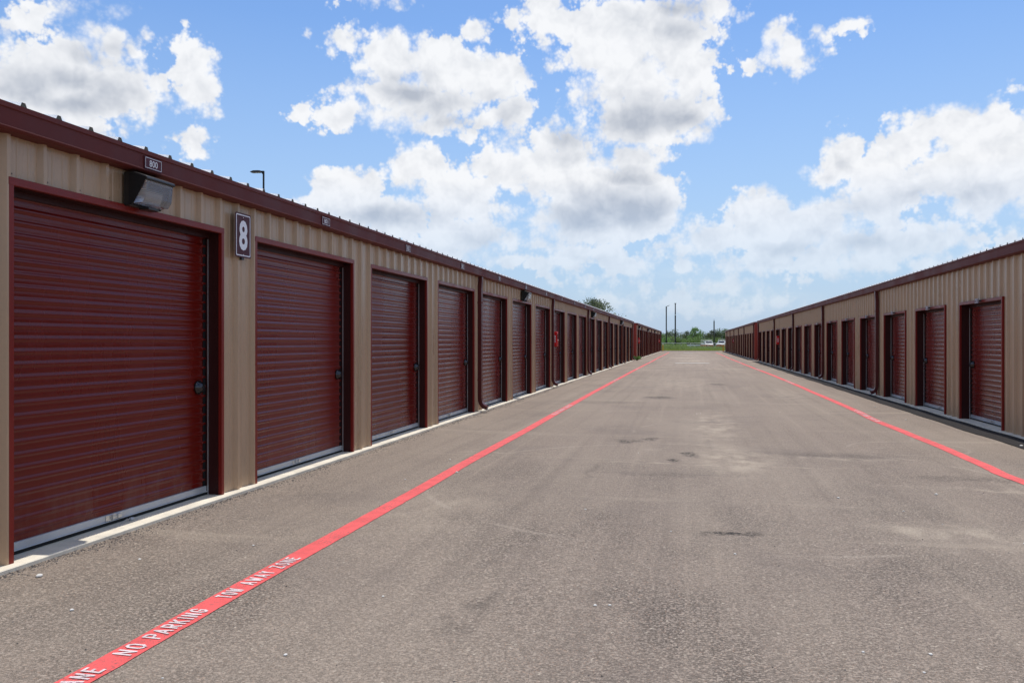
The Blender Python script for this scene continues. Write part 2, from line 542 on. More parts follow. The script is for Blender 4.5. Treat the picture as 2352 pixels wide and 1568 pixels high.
    for (x, y, r, w) in ((2.9, 12.2, .75, .010), (1.2, 13.8, 2.1, .012), (0.3, 9.0, 3.1, .012)):
        d = T.vmath('LENGTH', T.vmath('MULTIPLY', T.vmath('SUBTRACT', p, (x, y, 0)), (1, 1, 0)))
        e = T.ramp(T.math('ABSOLUTE', T.math('SUBTRACT', d, r)), w, w * 4, 0.22, 0.0)
        arcs = e if arcs is None else T.math('MAXIMUM', arcs, e)
    arcs = T.math('MULTIPLY', arcs, T.ramp(T.noise(p, 0.9, 4, 0.6), 0.46, 0.6))
    base = T.mix(arcs, base, (0.44, 0.40, 0.35))
    base = T.mix(1.0, base, base)
    hs = T.n('ShaderNodeMix')
    hs.data_type = 'RGBA'
    hs.blend_type = 'MULTIPLY'
    hs.inputs[0].default_value = 1
    T.l(base, hs.inputs[6])
    hs.inputs[7].default_value = (*tint, 1)
    T.l(hs.outputs[2], b.inputs['Base Color'])
    b.inputs['Roughness'].default_value = 0.88
    b.inputs['Specular IOR Level'].default_value = 0.25
    h = T.math('ADD', T.math('MULTIPLY', v.outputs['Distance'], -0.6), T.math('MULTIPLY', gapn, -0.5))
    bump(T, b, h, 0.8, 0.007)
    return m


M['asphalt'] = asphalt('asphalt', (1.11, 1.045, 0.97))
M['asphalt_dark'] = asphalt('dark_asphalt', (0.10, 0.10, 0.11))  # same shader tinted near black, for the strips along the right walls
M['asphalt2'] = asphalt('asphalt_crossing', (0.80, 0.72, 0.70))


def linepaint(name, col, wear=0.5):
    m, T, b = newmat(name)
    p = pos(T)
    n = T.noise(p, 60, 4, 0.7)
    big = T.noise(p, 2.5, 4, 0.6)
    w = T.math('MULTIPLY', T.ramp(n, 0.54, 0.63), T.ramp(big, 0.38, 0.62, 0.16, wear))
    c = T.mix(T.ramp(T.noise(p, 6, 4, 0.6), 0.35, 0.65), tuple(x * .88 for x in col), tuple(min(1, x * 1.08) for x in col))
    c = T.mix(w, c, (0.13, 0.075, 0.07))
    T.l(c, b.inputs['Base Color'])
    b.inputs['Roughness'].default_value = 0.7
    v = T.n('ShaderNodeTexVoronoi')
    T.l(p, v.inputs['Vector'])
    v.inputs['Scale'].default_value = 75
    bump(T, b, v.outputs['Distance'], 0.3, 0.003)
    return m


M['redline'] = linepaint('red_traffic_paint', (0.68, 0.085, 0.082), 0.95)
M['whiteline'] = linepaint('white_traffic_paint', (0.66, 0.55, 0.55), 0.7)


# ------------------------------------------------------------------ mesh helpers
def tag(o, label=None, cat=None, group=None, kind=None):
    for k, v in (('label', label), ('category', cat), ('group', group), ('kind', kind)):
        if v:
            o[k] = v
    return o


def empty(name, loc, label=None, cat=None, group=None, rz=0):
    o = bpy.data.objects.new(name, None)
    o.location = loc
    o.rotation_euler[2] = rz
    o.empty_display_size = 0.2
    COL.objects.link(o)
    return tag(o, label, cat, group)


class MB:
    def __init__(s):
        s.v, s.f = [], []

    def poly(s, pts):
        i = len(s.v)
        s.v += [tuple(p) for p in pts]
        s.f.append(tuple(range(i, i + len(pts))))

    def box(s, x0, x1, y0, y1, z0, z1):
        i = len(s.v)
        s.v += [(x, y, z) for z in (z0, z1) for y in (y0, y1) for x in (x0, x1)]
        for f in ((0, 2, 3, 1), (4, 5, 7, 6), (0, 1, 5, 4), (1, 3, 7, 5), (3, 2, 6, 7), (2, 0, 4, 6)):
            s.f.append(tuple(i + k for k in f))

    def prism(s, prof, y0, y1, cap=True, sx=1):
        """profile of (x,z) extruded along y"""
        i = len(s.v)
        n = len(prof)
        s.v += [(sx * x, y0, z) for x, z in prof] + [(sx * x, y1, z) for x, z in prof]
        for k in range(n):
            a, b = k, (k + 1) % n
            s.f.append((i + a, i + b, i + n + b, i + n + a))
        if cap:
            s.f.append(tuple(i + k for k in range(n)))
            s.f.append(tuple(i + n + k for k in reversed(range(n))))

    def tube(s, pts, rad, seg=10, cap=True, square=None):
        """round (or rectangular) tube along pts; rad number or list"""
        pts = [Vector(p) for p in pts]
        rings = []
        for k, p in enumerate(pts):
            d = (pts[min(k + 1, len(pts) - 1)] - pts[max(k - 1, 0)]).normalized()
            ref = Vector((0, 1, 0)) if abs(d.y) < 0.9 else Vector((1, 0, 0))
            u = d.cross(ref).normalized()
            w = u.cross(d).normalized()
            r = rad[k] if isinstance(rad, (list, tuple)) else rad
            ring = []
            if square:
                a, b = square
                c = min(a, b) * 0.22
                for (q, t) in ((a, b - c), (a - c, b), (-a + c, b), (-a, b - c), (-a, -b + c), (-a + c, -b), (a - c, -b), (a, -b + c)):
                    ring.append(p + u * q + w * t)
            else:
                for j in range(seg):
                    an = 2 * math.pi * j / seg
                    ring.append(p + u * r * math.cos(an) + w * r * math.sin(an))
            i = len(s.v)
            s.v += [tuple(q) for q in ring]
            rings.append(list(range(i, i + len(ring))))
        for a, b in zip(rings, rings[1:]):
            n = len(a)
            for j in range(n):
                s.f.append((a[j], a[(j + 1) % n], b[(j + 1) % n], b[j]))
        if cap:
            s.f.append(tuple(reversed(rings[0])))
            s.f.append(tuple(rings[-1]))

    def lathe(s, prof, c, axis='x', seg=20, sx=1):
        """prof: list of (t, r) along axis from point c"""
        rings = []
        for t, r in prof:
            i = len(s.v)
            for j in range(seg):
                an = 2 * math.pi * j / seg
                if axis == 'x':
                    s.v.append((c[0] + sx * t, c[1] + r * math.cos(an), c[2] + r * math.sin(an)))
                else:
                    s.v.append((c[0] + r * math.cos(an), c[1] + r * math.sin(an), c[2] + t))
            rings.append(list(range(i, i + seg)))
        for a, b in zip(rings, rings[1:]):
            for j in range(seg):
                s.f.append((a[j], a[(j + 1) % seg], b[(j + 1) % seg], b[j]))
        s.f.append(tuple(reversed(rings[0])))
        s.f.append(tuple(rings[-1]))

    def mesh(s, name, mat, smooth=False, bevel=0, fix=True):
        me = bpy.data.meshes.new(name)
        me.from_pydata(s.v, [], s.f)
        if fix or bevel:
            bm = bmesh.new()
            bm.from_mesh(me)
            bmesh.ops.recalc_face_normals(bm, faces=bm.faces)
            if bevel:
                bmesh.ops.bevel(bm, geom=[e for e in bm.edges if len(e.link_faces) == 2 and e.calc_face_angle(0) > 0.5],
                                offset=bevel, segments=1, affect='EDGES', clamp_overlap=True)
            bm.to_mesh(me)
            bm.free()
        me.materials.append(mat)
        if smooth:
            me.polygons.foreach_set('use_smooth', [True] * len(me.polygons))
            if smooth != 'all':
                try:
                    me.set_sharp_from_angle(angle=R(38))
                except Exception:
                    pass
        return me

    def build(s, name, mat, parent=None, loc=(0, 0, 0), **kw):
        return link(name, s.mesh(name, mat, **kw), parent, loc)


def link(name, me, parent=None, loc=(0, 0, 0), rz=0):
    o = bpy.data.objects.new(name, me)
    o.location = loc
    o.rotation_euler[2] = rz
    if parent:
        o.parent = parent
    COL.objects.link(o)
    return o


_txt = {}


def text_mesh(s, w, h, mapper, name, mat, bold=0.0):
    """flat lettering fitted to w x h, mapped to the world by mapper(u, v); rises 1 mm as a thin plate"""
    key = (s, bold)
    if key not in _txt:
        cu = bpy.data.curves.new('t', 'FONT')
        cu.body = s
        cu.size = 1
        cu.offset = bold
        cu.resolution_u = 3
        o = bpy.data.objects.new('t', cu)
        COL.objects.link(o)
        dg = bpy.context.evaluated_depsgraph_get()
        me = bpy.data.meshes.new_from_object(o.evaluated_get(dg))
        vs = [v.co.copy() for v in me.vertices]
        fs = [tuple(p.vertices) for p in me.polygons]
        bpy.data.objects.remove(o)
        bpy.data.meshes.remove(me)
        x0, x1 = min(v.x for v in vs), max(v.x for v in vs)
        y0, y1 = min(v.y for v in vs), max(v.y for v in vs)
        _txt[key] = ([((v.x - x0) / (x1 - x0), (v.y - y0) / (y1 - y0)) for v in vs], fs)
    uv, fs = _txt[key]
    mb = MB()
    mb.v = [mapper((u - .5) * w, (v - .5) * h) for u, v in uv]
    mb.f = list(fs)
    return mb.mesh(name, mat, fix=False)


# ------------------------------------------------------------------ ground
def H(x, y):
    """asphalt height; slab tops are z = 0"""
    n = noise.noise(Vector((x * 0.35, y * 0.22, 3.1))) * 0.010
    e = noise.noise(Vector((x * 0.8, y * 0.9, 9.1))) * 0.012 * min(1, max(0, (abs(x + 0.3) - 3.2) / 1.2))
    side = 0.018 * min(1, max(0, (x - 2.5) / 2))
    wl = 0.020 * min(1, max(0, (-x - 3.6) / 0.6))
    return -0.048 + n + e + side + wl


def sheet(xs, ys, hf, dz=0.0):
    mb = MB()
    nx = len(xs)
    for y in ys:
        for x in xs:
            mb.v.append((x, y, hf(x, y) + dz))
    for j in range(len(ys) - 1):
        for i in range(nx - 1):
            a = j * nx + i
            mb.f.append((a, a + 1, a + nx + 1, a + nx))
    return mb


g = MB()
gx = [-3000, -400, -120, -60, -30, 30, 60, 120, 400, 3000]
gy = [-300, -60, -26, 60, 130, 200, 400, 900, 4000]
g = sheet(gx, gy, lambda x, y: -0.20 if y < 130 else -0.16)


def ground_material():
    m, T, b = newmat('field_ground')
    p = pos(T)
    n1 = T.noise(p, 0.12, 6, 0.65)
    n2 = T.noise(p, 2.0, 5, 0.7)
    c = T.mix(T.ramp(n1, 0.38, 0.62), (0.10, 0.15, 0.04), (0.19, 0.22, 0.08))
    c = T.mix(T.ramp(n2, 0.5, 0.75, 0, 0.5), c, (0.22, 0.20, 0.12))
    T.l(c, b.inputs['Base Color'])
    b.inputs['Roughness'].default_value = 0.95
    bump(T, b, n2, 0.8, 0.1)
    return m


M['field'] = ground_material()
o = g.build('ground', M['field'], fix=False)
tag(o, kind='structure')
xs = [-45, -30, -20, -12, -8, -6] + [-5 + 0.25 * i for i in range(41)] + [6, 8, 12, 20, 30, 45]
ys = [-25, -18, -12, -8, -4] + [-2 + 0.5 * i for i in range(int(124 / 0.5) + 1)]
o = sheet(xs, ys, H).build('road', M['asphalt'], smooth='all', fix=False)
tag(o, kind='structure')
ysc = [122 + 0.5 * i for i in range(25)]
o = sheet([-45, -20, -8] + [-5 + .5 * i for i in range(21)] + [8, 20, 45], ysc, H, -0.0).build('crossing_road', M['asphalt2'], fix=False)
tag(o, kind='structure')


def interp(tab, y):
    if y <= tab[0][0]:
        return tab[0][1]
    for (a, b), (c, d) in zip(tab, tab[1:]):
        if y <= c:
            t = (y - a) / (c - a)
            t = t * t * (3 - 2 * t)
            return b + (d - b) * t
    return tab[-1][1]


LXL = [(0, -2.585), (3, -2.600), (5, -2.625), (7.5, -2.63), (10, -2.655), (13, -2.655), (17, -2.69), (24, -2.74), (32, -2.77), (45, -2.80), (60, -2.78),
       (75, -2.83), (90, -2.80), (120, -2.82)]
LXR = [(0, 3.40), (8.5, 3.385), (9.3, 3.40), (10.0, 3.345), (10.8, 3.375), (12.2, 3.38), (14.2, 3.365), (16.3, 3.35), (18.5, 3.40), (24, 3.44), (31, 3.46), (37, 3.47),
       (47, 3.38), (58, 3.33), (69, 3.28), (90, 3.31), (114, 3.27), (120, 3.27)]


def stripe(tab, y0, y1, label):
    mb = MB()
    ys = []
    y = y0
    while y < y1:
        ys.append(y)
        y += 0.12 if y < 30 else 0.5
    for y in ys:
        x = interp(tab, y)
        for k in range(4):
            w = (k / 3 - .5) * 0.152 + (noise.noise(Vector((k * 9, y * 6, 0))) * 0.008 if k in (0, 3) else 0)
            mb.v.append((x + w, y, H(x + w, y) + 0.004))
    for j in range(len(ys) - 1):
        for i in range(3):
            a = j * 4 + i
            mb.f.append((a, a + 1, a + 5, a + 4))
    o = mb.build('fire_lane_stripe', M['redline'], fix=False)
    return tag(o, label, 'painted line', 'red fire lane stripes')


sL = stripe(LXL, -2, 113, 'long red painted stripe with white stencilled words along the left row of doors')
sR = stripe(LXR, -2, 112, 'long red painted stripe bending slightly along the right row of doors')
WORDS = (("FIRE", .12, .36), ("LANE", .47, .73), ("NO", .89, 1.03), ("PARKING", 1.11, 1.56), ("TOW", 1.77, 1.94), ("AWAY", 2.03, 2.32), ("ZONE", 2.40, 2.67))
O_ = [(.32, 0), (.68, 0), (1, .22), (1, .78), (.68, 1), (.32, 1), (0, .78), (0, .22), (.32, 0)]
GLYPH = {'F': [[(0, 0), (0, 1), (1, 1)], [(0.1, .52), (.8, .52)]], 'I': [[(.5, 0), (.5, 1)]],
         'R': [[(0, 0), (0, 1), (.7, 1), (1, .86), (1, .62), (.7, .48), (.1, .48)], [(.5, .44), (1, 0)]],
         'E': [[(1, 0), (0, 0), (0, 1), (1, 1)], [(.1, .52), (.8, .52)]], 'L': [[(0, 1), (0, 0), (1, 0)]],
         'A': [[(0, 0), (.5, 1), (1, 0)], [(.27, .32), (.73, .32)]], 'N': [[(0, 0), (0, 1), (1, 0), (1, 1)]], 'O': [O_],
         'P': [[(0, 0), (0, 1), (.7, 1), (1, .86), (1, .60), (.7, .46), (.1, .46)]], 'K': [[(0, 0), (0, 1)], [(1, 1), (.12, .47)], [(.35, .58), (1, 0)]],
         'G': [[(1, .78), (.68, 1), (.32, 1), (0, .78), (0, .22), (.32, 0), (.68, 0), (1, .22), (1, .48), (.6, .48)]],
         'T': [[(0, 1), (1, 1)], [(.5, .93), (.5, 0)]], 'W': [[(0, 1), (.25, 0), (.5, .8), (.75, 0), (1, 1)]],
         'Y': [[(0, 1), (.5, .48), (1, 1)], [(.5, .42), (.5, 0)]], 'Z': [[(0, 1), (1, 1), (0, 0), (1, 0)]]}
WID = {'I': .35, 'W': 1.35, 'A': 1.1}


def stencil(word, w, h, mp, t=.0074):
    tot = sum(WID.get(c, 1) for c in word) + .38 * (len(word) - 1)
    un = w / tot
    x = -w / 2
    mb = MB()
    k = 0
    for c in word:
        cw = WID.get(c, 1) * un
        for st in GLYPH[c]:
            for (a, b), (d, e) in zip(st, st[1:]):
                p0 = Vector((x + t + a * (cw - 2 * t), -h / 2 + t + b * (h - 2 * t)))
                p1 = Vector((x + t + d * (cw - 2 * t), -h / 2 + t + e * (h - 2 * t)))
                dr = (p1 - p0).normalized()
                nn = Vector((-dr.y, dr.x)) * t
                p0 -= dr * t * .7
                p1 += dr * t * .7
                dz = .00025 * (k % 5)
                k += 1
                pts = []
                for q in (p0 - nn, p1 - nn, p1 + nn, p0 + nn):
                    X = mp(q.x, q.y)
                    pts.append((X[0], X[1], X[2] + dz))
                mb.poly(pts)
        x += cw + .38 * un
    return mb.mesh('stencilled_word', M['whiteline'], fix=False)


for tab, sg, st, cnt, par in ((LXL, 1, 2.50, 9, sL), (LXR, -1, 18.75, 7, sR)):
    for k in range(cnt):
        y0 = st + 13.7 * k
        for wd, a, b in WORDS:
            yc = y0 + sg * (a + b) / 2

            def mp(u, v, yc=yc):
                y = yc + sg * u
                x = interp(tab, y) - sg * v
                return (x, y, H(x, y) + .0075)
            link('stencilled_word', stencil(wd, b - a, .102, mp), par)
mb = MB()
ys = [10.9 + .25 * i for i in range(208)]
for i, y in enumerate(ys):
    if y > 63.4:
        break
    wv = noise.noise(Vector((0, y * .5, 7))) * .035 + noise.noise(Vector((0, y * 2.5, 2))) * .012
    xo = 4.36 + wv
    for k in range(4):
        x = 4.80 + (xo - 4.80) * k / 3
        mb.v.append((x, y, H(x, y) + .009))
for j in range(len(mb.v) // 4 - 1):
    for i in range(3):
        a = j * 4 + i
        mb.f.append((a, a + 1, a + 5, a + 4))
o = mb.build('dark_strip', M['asphalt_dark'], fix=False)
tag(o, 'narrow black ground strip at the foot of the near right building', 'asphalt strip')
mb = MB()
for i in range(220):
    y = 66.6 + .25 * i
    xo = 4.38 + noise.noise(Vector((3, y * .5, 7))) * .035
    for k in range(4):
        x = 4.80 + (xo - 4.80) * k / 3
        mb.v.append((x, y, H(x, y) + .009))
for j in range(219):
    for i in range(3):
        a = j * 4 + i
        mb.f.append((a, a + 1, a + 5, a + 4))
o = mb.build('dark_strip', M['asphalt_dark'], fix=False)
tag(o, 'narrow black ground strip at the foot of the far right building', 'asphalt strip')

for (x, y, w, d, lab) in ((0.1, 57.0, 2.3, 0.75, 'pale concrete drain strip across the lane between the building gaps'),
                          (-0.3, 106.5, 1.15, 0.9, 'small pale concrete pad in the lane near its far end')):
    mb = MB()
    n = 12
    ang = [(x + w / 2 * math.copysign(abs(math.cos(a)) ** 0.3, math.cos(a)), y + d / 2 * math.copysign(abs(math.sin(a)) ** 0.3, math.sin(a)))
           for a in [2 * math.pi * i / 32 for i in range(32)]]
    mb.poly([(px, py, H(x, y) + 0.012) for px, py in ang])
    mb.build('drain_pad', M['drain'], fix=False)
    tag(bpy.context.scene.objects[-1] if False else COL.objects[-1], lab, 'drain')

# ------------------------------------------------------------------ storage buildings
PITCH = 3.048
RIB = PITCH / 10
EAVE = 2.905


def rib_profile(y0, y1, centre):
    """list of (y, n) for ribbed wall panel; n outward"""
    pts = []
    k0 = int(math.floor((y0 - centre) / RIB)) - 1
    k1 = int(math.ceil((y1 - centre) / RIB)) + 1
    for k in range(k0, k1 + 1):
        c = centre + k * RIB
        for dy, n in ((-0.036, 0), (-0.015, .034), (0.015, .034), (0.036, 0), (0.092, 0), (0.098, .004), (0.112, .004), (0.118, 0),
                      (0.186, 0), (0.192, .004), (0.206, .004), (0.212, 0)):
            pts.append((c + dy, n))
    pts = [p for p in pts if y0 < p[0] < y1]
    return pts


def prof_at(pts, y):
    for (a, n), (b, m) in zip(pts, pts[1:]):
        if a <= y <= b:
            return n + (m - n) * (y - a) / (b - a)
    return 0.0


def wall_mesh(s, y0, y1, doors, top_open, centre, z1):
    pts = rib_profile(y0 - 1, y1 + 1, centre)
    ys = {y0, y1}
    for p in pts:
        if y0 < p[0] < y1:
            ys.add(p[0])
    for a, b in doors:
        ys.add(a)
        ys.add(b)
    ys = sorted(ys)
    mb = MB()
    for a, b in zip(ys, ys[1:]):
        if b - a < 1e-5:
            continue
        mid = (a + b) / 2
        z0 = -0.02
        for d0, d1 in doors:
            if d0 < mid < d1:
                z0 = top_open
        na, nb = prof_at(pts, a), prof_at(pts, b)
        mb.poly([(s * na, a, z0), (s * nb, b, z0), (s * nb, b, z1), (s * na, a, z1)])
    return mb


def door_parts(s, w, h, detailed):
    """meshes of one roll-up door; local origin = near outer corner of its frame at slab level"""
    out = {}
    rec = 0.137 if s > 0 else 0.168
    fw = 0.042
    # curtain: corrugated
    per = 0.0865
    prof = []
    steps = 14 if detailed else 5
    z = 0.075
    ztop = h - 0.01
    shape = [0, .02, .05, .08, .08, .05, .02, 0, .42, .90, 1.0, 1.0, .90, .42] if detailed else [0.0, 0.05, 0.0, 1.0, 1.0]
    k = 0
    while z < ztop:
        prof.append((z, 0.0095 * shape[k % steps]))
        z += per / steps
        k += 1
    mb = MB()
    n = len(prof)
    for z, q in prof:
        mb.v.append((s * (-rec + q), fw + .004, z))
        mb.v.append((s * (-rec + q), w - fw - .004, z))
    for i in range(n - 1):
        mb.f.append((2 * i, 2 * i + 1, 2 * i + 3, 2 * i + 2))
    out['curtain'] = mb.mesh('door_curtain', M['red'], smooth='all')
    # frame (two jambs and header, each an L running back to the curtain)
    mb = MB()
    o_ = 0.036
    mb.prism([(-0.0, -.012), (o_, -.012), (o_, h), (0, h)], 0, fw, sx=s)
    mb.prism([(-0.0, -.012), (o_, -.012), (o_, h), (0, h)], w - fw, w, sx=s)
    mb.prism([(-0.0, h - .040), (o_ + .0015, h - .040), (o_ + .0015, h + .012), (0, h + .012)], -0.002, w + .002, sx=s)
    out['frame'] = mb.mesh('door_frame', M['trim'], bevel=0.003)
    mb = MB()
    mb.prism([(-rec - .02, -.010), (-.0005, -.010), (-.0005, h - .042), (-rec - .02, h - .042)], 0.004, fw - .002, sx=s)
    mb.prism([(-rec - .02, -.010), (-.0005, -.010), (-.0005, h - .042), (-rec - .02, h - .042)], w - fw + .002, w - .004, sx=s)
    mb.prism([(-rec - .02, h - .041), (-.0005, h - .041), (-.0005, h - .012), (-rec - .02, h - .012)], 0.004, w - .004, sx=s)
    mb.prism([(-rec + .02, h - .085), (-rec + .05, h - .085), (-rec + .05, h - .0415), (-rec + .02, h - .0415)], fw - .001, w - fw + .001, sx=s)
    out['lining'] = mb.mesh('jamb_lining', M['lining'])
    # guides
    mb = MB()
    mb.box(s * (-rec + .030), s * (-rec + .040), 0.002, .010, 0.0, h - .09)
    out['guide'] = mb.mesh('guide_track', M['steel'])
    mb = MB()
    mb.box(s * (-rec - .002), s * (-rec + .0080), 0, .040, 0.0, h - .09)
    # guide pocket with clip pegs
    mb2 = MB()
    mb2.v, mb2.f = mb.v, mb.f
    out['pocket'] = mb2.mesh('guide_pocket', M['black'])
    # bottom bar + seal
    mb = MB()
    mb.box(s * (-rec - .005), s * (-rec + .022), fw + .01, w - fw - .01, 0.028, 0.082)
    mb.box(s * (-rec + .0225), s * (-rec + .034), fw + .01, w - fw - .01, 0.028, 0.034)
    out['bar'] = mb.mesh('bottom_bar', M['alu'], bevel=0.002)
    mb = MB()
    mb.prism([(-rec - .004, .0275), (-rec + .028, .0275), (-rec + .022, .003), (-rec + .004, .001)], fw + .012, w - fw - .012, sx=s)
    out['seal'] = mb.mesh('rubber_seal', M['rubber'])
    if detailed:
        mb = MB()
        c = w * 0.47 if s > 0 else w * 0.45
        mb.box(s * (-rec + .0225), s * (-rec + .027), c - .09, c + .09, 0.036, 0.080)
        mb.box(s * (-rec + .027), s * (-rec + .045), c - .03, c - .022, 0.040, 0.076)
        mb.box(s * (-rec + .027), s * (-rec + .040), c + .035, c + .075, 0.042, 0.072)
        mb.box(s * (-rec + .030), s * (-rec + .034), c - .022, c + .05, 0.052, 0.062)
        out['latch'] = mb.mesh('latch', M['steel'], bevel=0.001)
        mb = MB()
        kc = (s * (-rec + .008), w - fw - .125, 1.0)
        mb.lathe([(0, .062), (.014, .062), (.024, .054), (.040, .046), (.052, .036), (.058, .020), (.0581, .016)], kc, 'x', 24, sx=s)
        out['knob'] = mb.mesh('lock_knob', M['chrome'], smooth=True)
        mb = MB()
        mb.lathe([(.0582, .0155), (.061, .014), (.062, .004)], kc, 'x', 16, sx=s)
        mb.box(s * (-rec + .020), s * (-rec + .0705), kc[1] - .008, kc[1] + .006, kc[2] - .034, kc[2] + .030)
        out['key'] = mb.mesh('keyhole_cover', M['black'])
    return out


def spout_meshes(s):
    out = {}
    mb = MB()
    pts = [(s * .085, 0, EAVE - .17), (s * .085, 0, EAVE - .23), (s * .080, 0, EAVE - .30), (s * .074, 0, EAVE - .36), (s * .072, 0, EAVE - .42),
           (s * .072, 0, .30), (s * .078, 0, .22), (s * .098, 0, .155), (s * .135, 0, .105), (s * .185, 0, .078), (s * .225, 0, .066)]
    mb.tube(pts, 0.04, square=(0.040, 0.062))
    out['pipe'] = mb.mesh('downspout', M['spout'], smooth=True)
    mb = MB()
    mb.prism([(.03, 0), (.1155, 0), (.1155, .03), (.03, .03)], -.065, .065, sx=s)
    out['strap'] = mb.mesh('strap', M['gutter'])
    mb = MB()
    mb.box(s * .2235, s * .2275, -.040, .040, 0.045, 0.095)
    out['mouth'] = mb.mesh('spout_mouth', M['alu'])
    return out


def building(name, s, X0, y0, y1, doors_near, w, h, spouts, centre, depth, label, det_until, label_side):
    root = empty(name, (X0, y0, 0), label, 'storage building', 'long storage buildings along the lane')
    L = y1 - y0
    doors = [(d - y0 + 0.021, d - y0 + w - 0.021) for d in doors_near]
    wm = wall_mesh(s, 0, L, doors, h - 0.02, centre - y0, EAVE - 0.035)
    nwall = len(wm.f)
    kk = 0
    yy = (centre - y0) % RIB
    while yy < min(L, 34 - y0):
        for z in (.07, .86, 1.66, 2.50):
            ys_ = yy + .055
            if any(a < ys_ < b and z < h for a, b in doors) or ys_ > L - .1:
                continue
            r = .0065
            wm.poly([(s * .0035, ys_ + r * math.cos(q * math.pi / 3), z + r * math.sin(q * math.pi / 3)) for q in range(6)])
        yy += RIB
    fw_ = wm.build('front_wall', M['tan'], root, fix=False)
    fw_.data.materials.append(M['screw'])
    for f in fw_.data.polygons[nwall:]:
        f.material_index = 1
    # foundation slab
    mb = MB()
    n = 8 if L < 20 else 80
    mb.box(min(-s * depth, s * 0.108), max(-s * depth, s * 0.108), -0.05, L + .05, -0.22, 0.0)
    ob = mb.build('foundation', M['slab'], root, bevel=0.006)
    # end walls, back wall
    zr = EAVE + depth / 2 * 0.13
    for nm, yy in (('end_wall', 0.012), ('end_wall', L - 0.012)):
        mb = MB()
        prof = []
        xx = 0.0
        k = 0
        wd = depth - .02
        sg = -1 if yy < 1 else 1
        pts = rib_profile(0, wd, 0.1)
        pts = [(0, 0)] + pts + [(wd, 0)]
        for (a, na), (b, nb) in zip(pts, pts[1:]):
            if b - a < 1e-5:
                continue
            za = EAVE - .03 + (depth / 2 - abs(a - depth / 2)) * 0.13
            zb = EAVE - .03 + (depth / 2 - abs(b - depth / 2)) * 0.13
            mb.poly([(-s * a, yy + sg * na, 0.0), (-s * b, yy + sg * nb, 0.0), (-s * b, yy + sg * nb, zb), (-s * a, yy + sg * na, za)])
        mb.build(nm, M['endwall'], root, fix=False)
    mb = MB()
    mb.poly([(-s * (depth - .02), 0, 0), (-s * (depth - .02), L, 0), (-s * (depth - .02), L, EAVE - .03), (-s * (depth - .02), 0, EAVE - .03)])
    mb.build('back_wall', M['tan'], root, fix=False)
    # corner trims
    for yy in (0, L):
        mb = MB()
        sg = -1 if yy == 0 else 1
        mb.box(s * -.08, s * .038, yy - (.0 if sg > 0 else .045) - (0.09 if sg > 0 else 0), yy + (.045 if sg > 0 else .09), -0.008, EAVE - .036)
        mb.build('corner_trim', M['endwall'], root, bevel=0.003)
    # roof: ribbed sheet, two slopes
    mb = MB()
    pts = rib_profile(-0.05, L + .05, centre - y0 + .04)
    pts = [(-0.05, 0)] + [(y, nn if nn > .01 else 0) for y, nn in pts if not (0.0 < nn < .01)] + [(L + .05, 0)]
    clean = []
    for p in pts:
        if clean and abs(p[0] - clean[-1][0]) < 1e-6:
            continue
        clean.append(p)
    pts = [(y, nn * 1.28) for y, nn in clean]
    for a, b in zip(pts, pts[1:]):
        for (xa, xb, za, zb) in ((0.108, -depth / 2, EAVE - .004, zr), (-depth / 2, -depth - .1, zr, EAVE - .004)):
            mb.poly([(s * xa, a[0], za + a[1]), (s * xa, b[0], za + b[1]), (s * xb, b[0], zb + b[1]), (s * xb, a[0], zb + a[1])])
    nroof = len(mb.f)
    k0 = math.ceil((0 - (centre - y0 + .04)) / RIB)
    c = centre - y0 + .04 + k0 * RIB
    while c < L:
        mb.poly([(s * .107, c - .036, EAVE - .004), (s * .107, c + .036, EAVE - .004), (s * .107, c + .014, EAVE + .034), (s * .107, c - .014, EAVE + .034)])
        c += RIB
    roof = mb.build('roof', M['roofm'], root, fix=False)
    roof.data.materials.append(M['closure'])
    for f in roof.data.polygons[nroof:]:
        f.material_index = 1
    # gutter box: sculpted profile
    prof = [(.0, EAVE - .006), (.110, EAVE - .006), (.119, EAVE + .006), (.128, EAVE + .006), (.128, EAVE - .026), (.119, EAVE - .032), (.119, EAVE - .138),
            (.127, EAVE - .143), (.127, EAVE - .149), (.117, EAVE - .156), (.100, EAVE - .163), (.0, EAVE - .163)]
    mb = MB()
    mb.prism(prof, -.055, L + .055, sx=s)
    gut = mb.build('gutter', M['gutter'], root)
    # doors
    near = door_parts(s, w, h, True)
    far = door_parts(s, w, h, False)
    for d in doors_near:
        dt = d < det_until
        P_ = near if dt else far
        loc = (0, d - y0, 0)
        fr = link('door_frame', P_['frame'], root, loc)
        link('jamb_lining', P_['lining'], fr)
        dr = link('door', P_['curtain'], root, loc)
        link('bottom_bar', P_['bar'], dr)
        link('rubber_seal', P_['seal'], dr)
        for gy in (.042, w - .055):
            link('guide_track', P_['guide'], dr, (0, gy, 0))
        if dt:
            for gy in (.043, w - .083):
                link('guide_pocket', P_['pocket'], dr, (0, gy, 0))
            link('latch', P_['latch'], dr)
            link('lock_knob', P_['knob'], dr)
            link('keyhole_cover', P_['key'], dr)
    sm = spout_meshes(s)
    for y in spouts:
        q = link('downspout', sm['pipe'], root, (0, y - y0, 0))
        if y < det_until:
            for z in (.62, 2.2):
                link('strap', sm['strap'], q, (0, 0, z))
            link('spout_mouth', sm['mouth'], q)
    return root


XL, XR = -4.279, 4.880
LD = [4.470 + PITCH * k for k in range(19)]
LW, LH = 2.486, 2.46
RW, RH = 2.17, 2.125
RD = [14.5 + PITCH * j for j in range(-1, 16)]
L2 = [74.4 - .28 - .27 + PITCH * k + (0.55) - PITCH * 2 for k in range(18)]
L2 = [68.25 + PITCH * k for k in range(18)]
R2 = [66.95 + PITCH * k for k in range(18)]

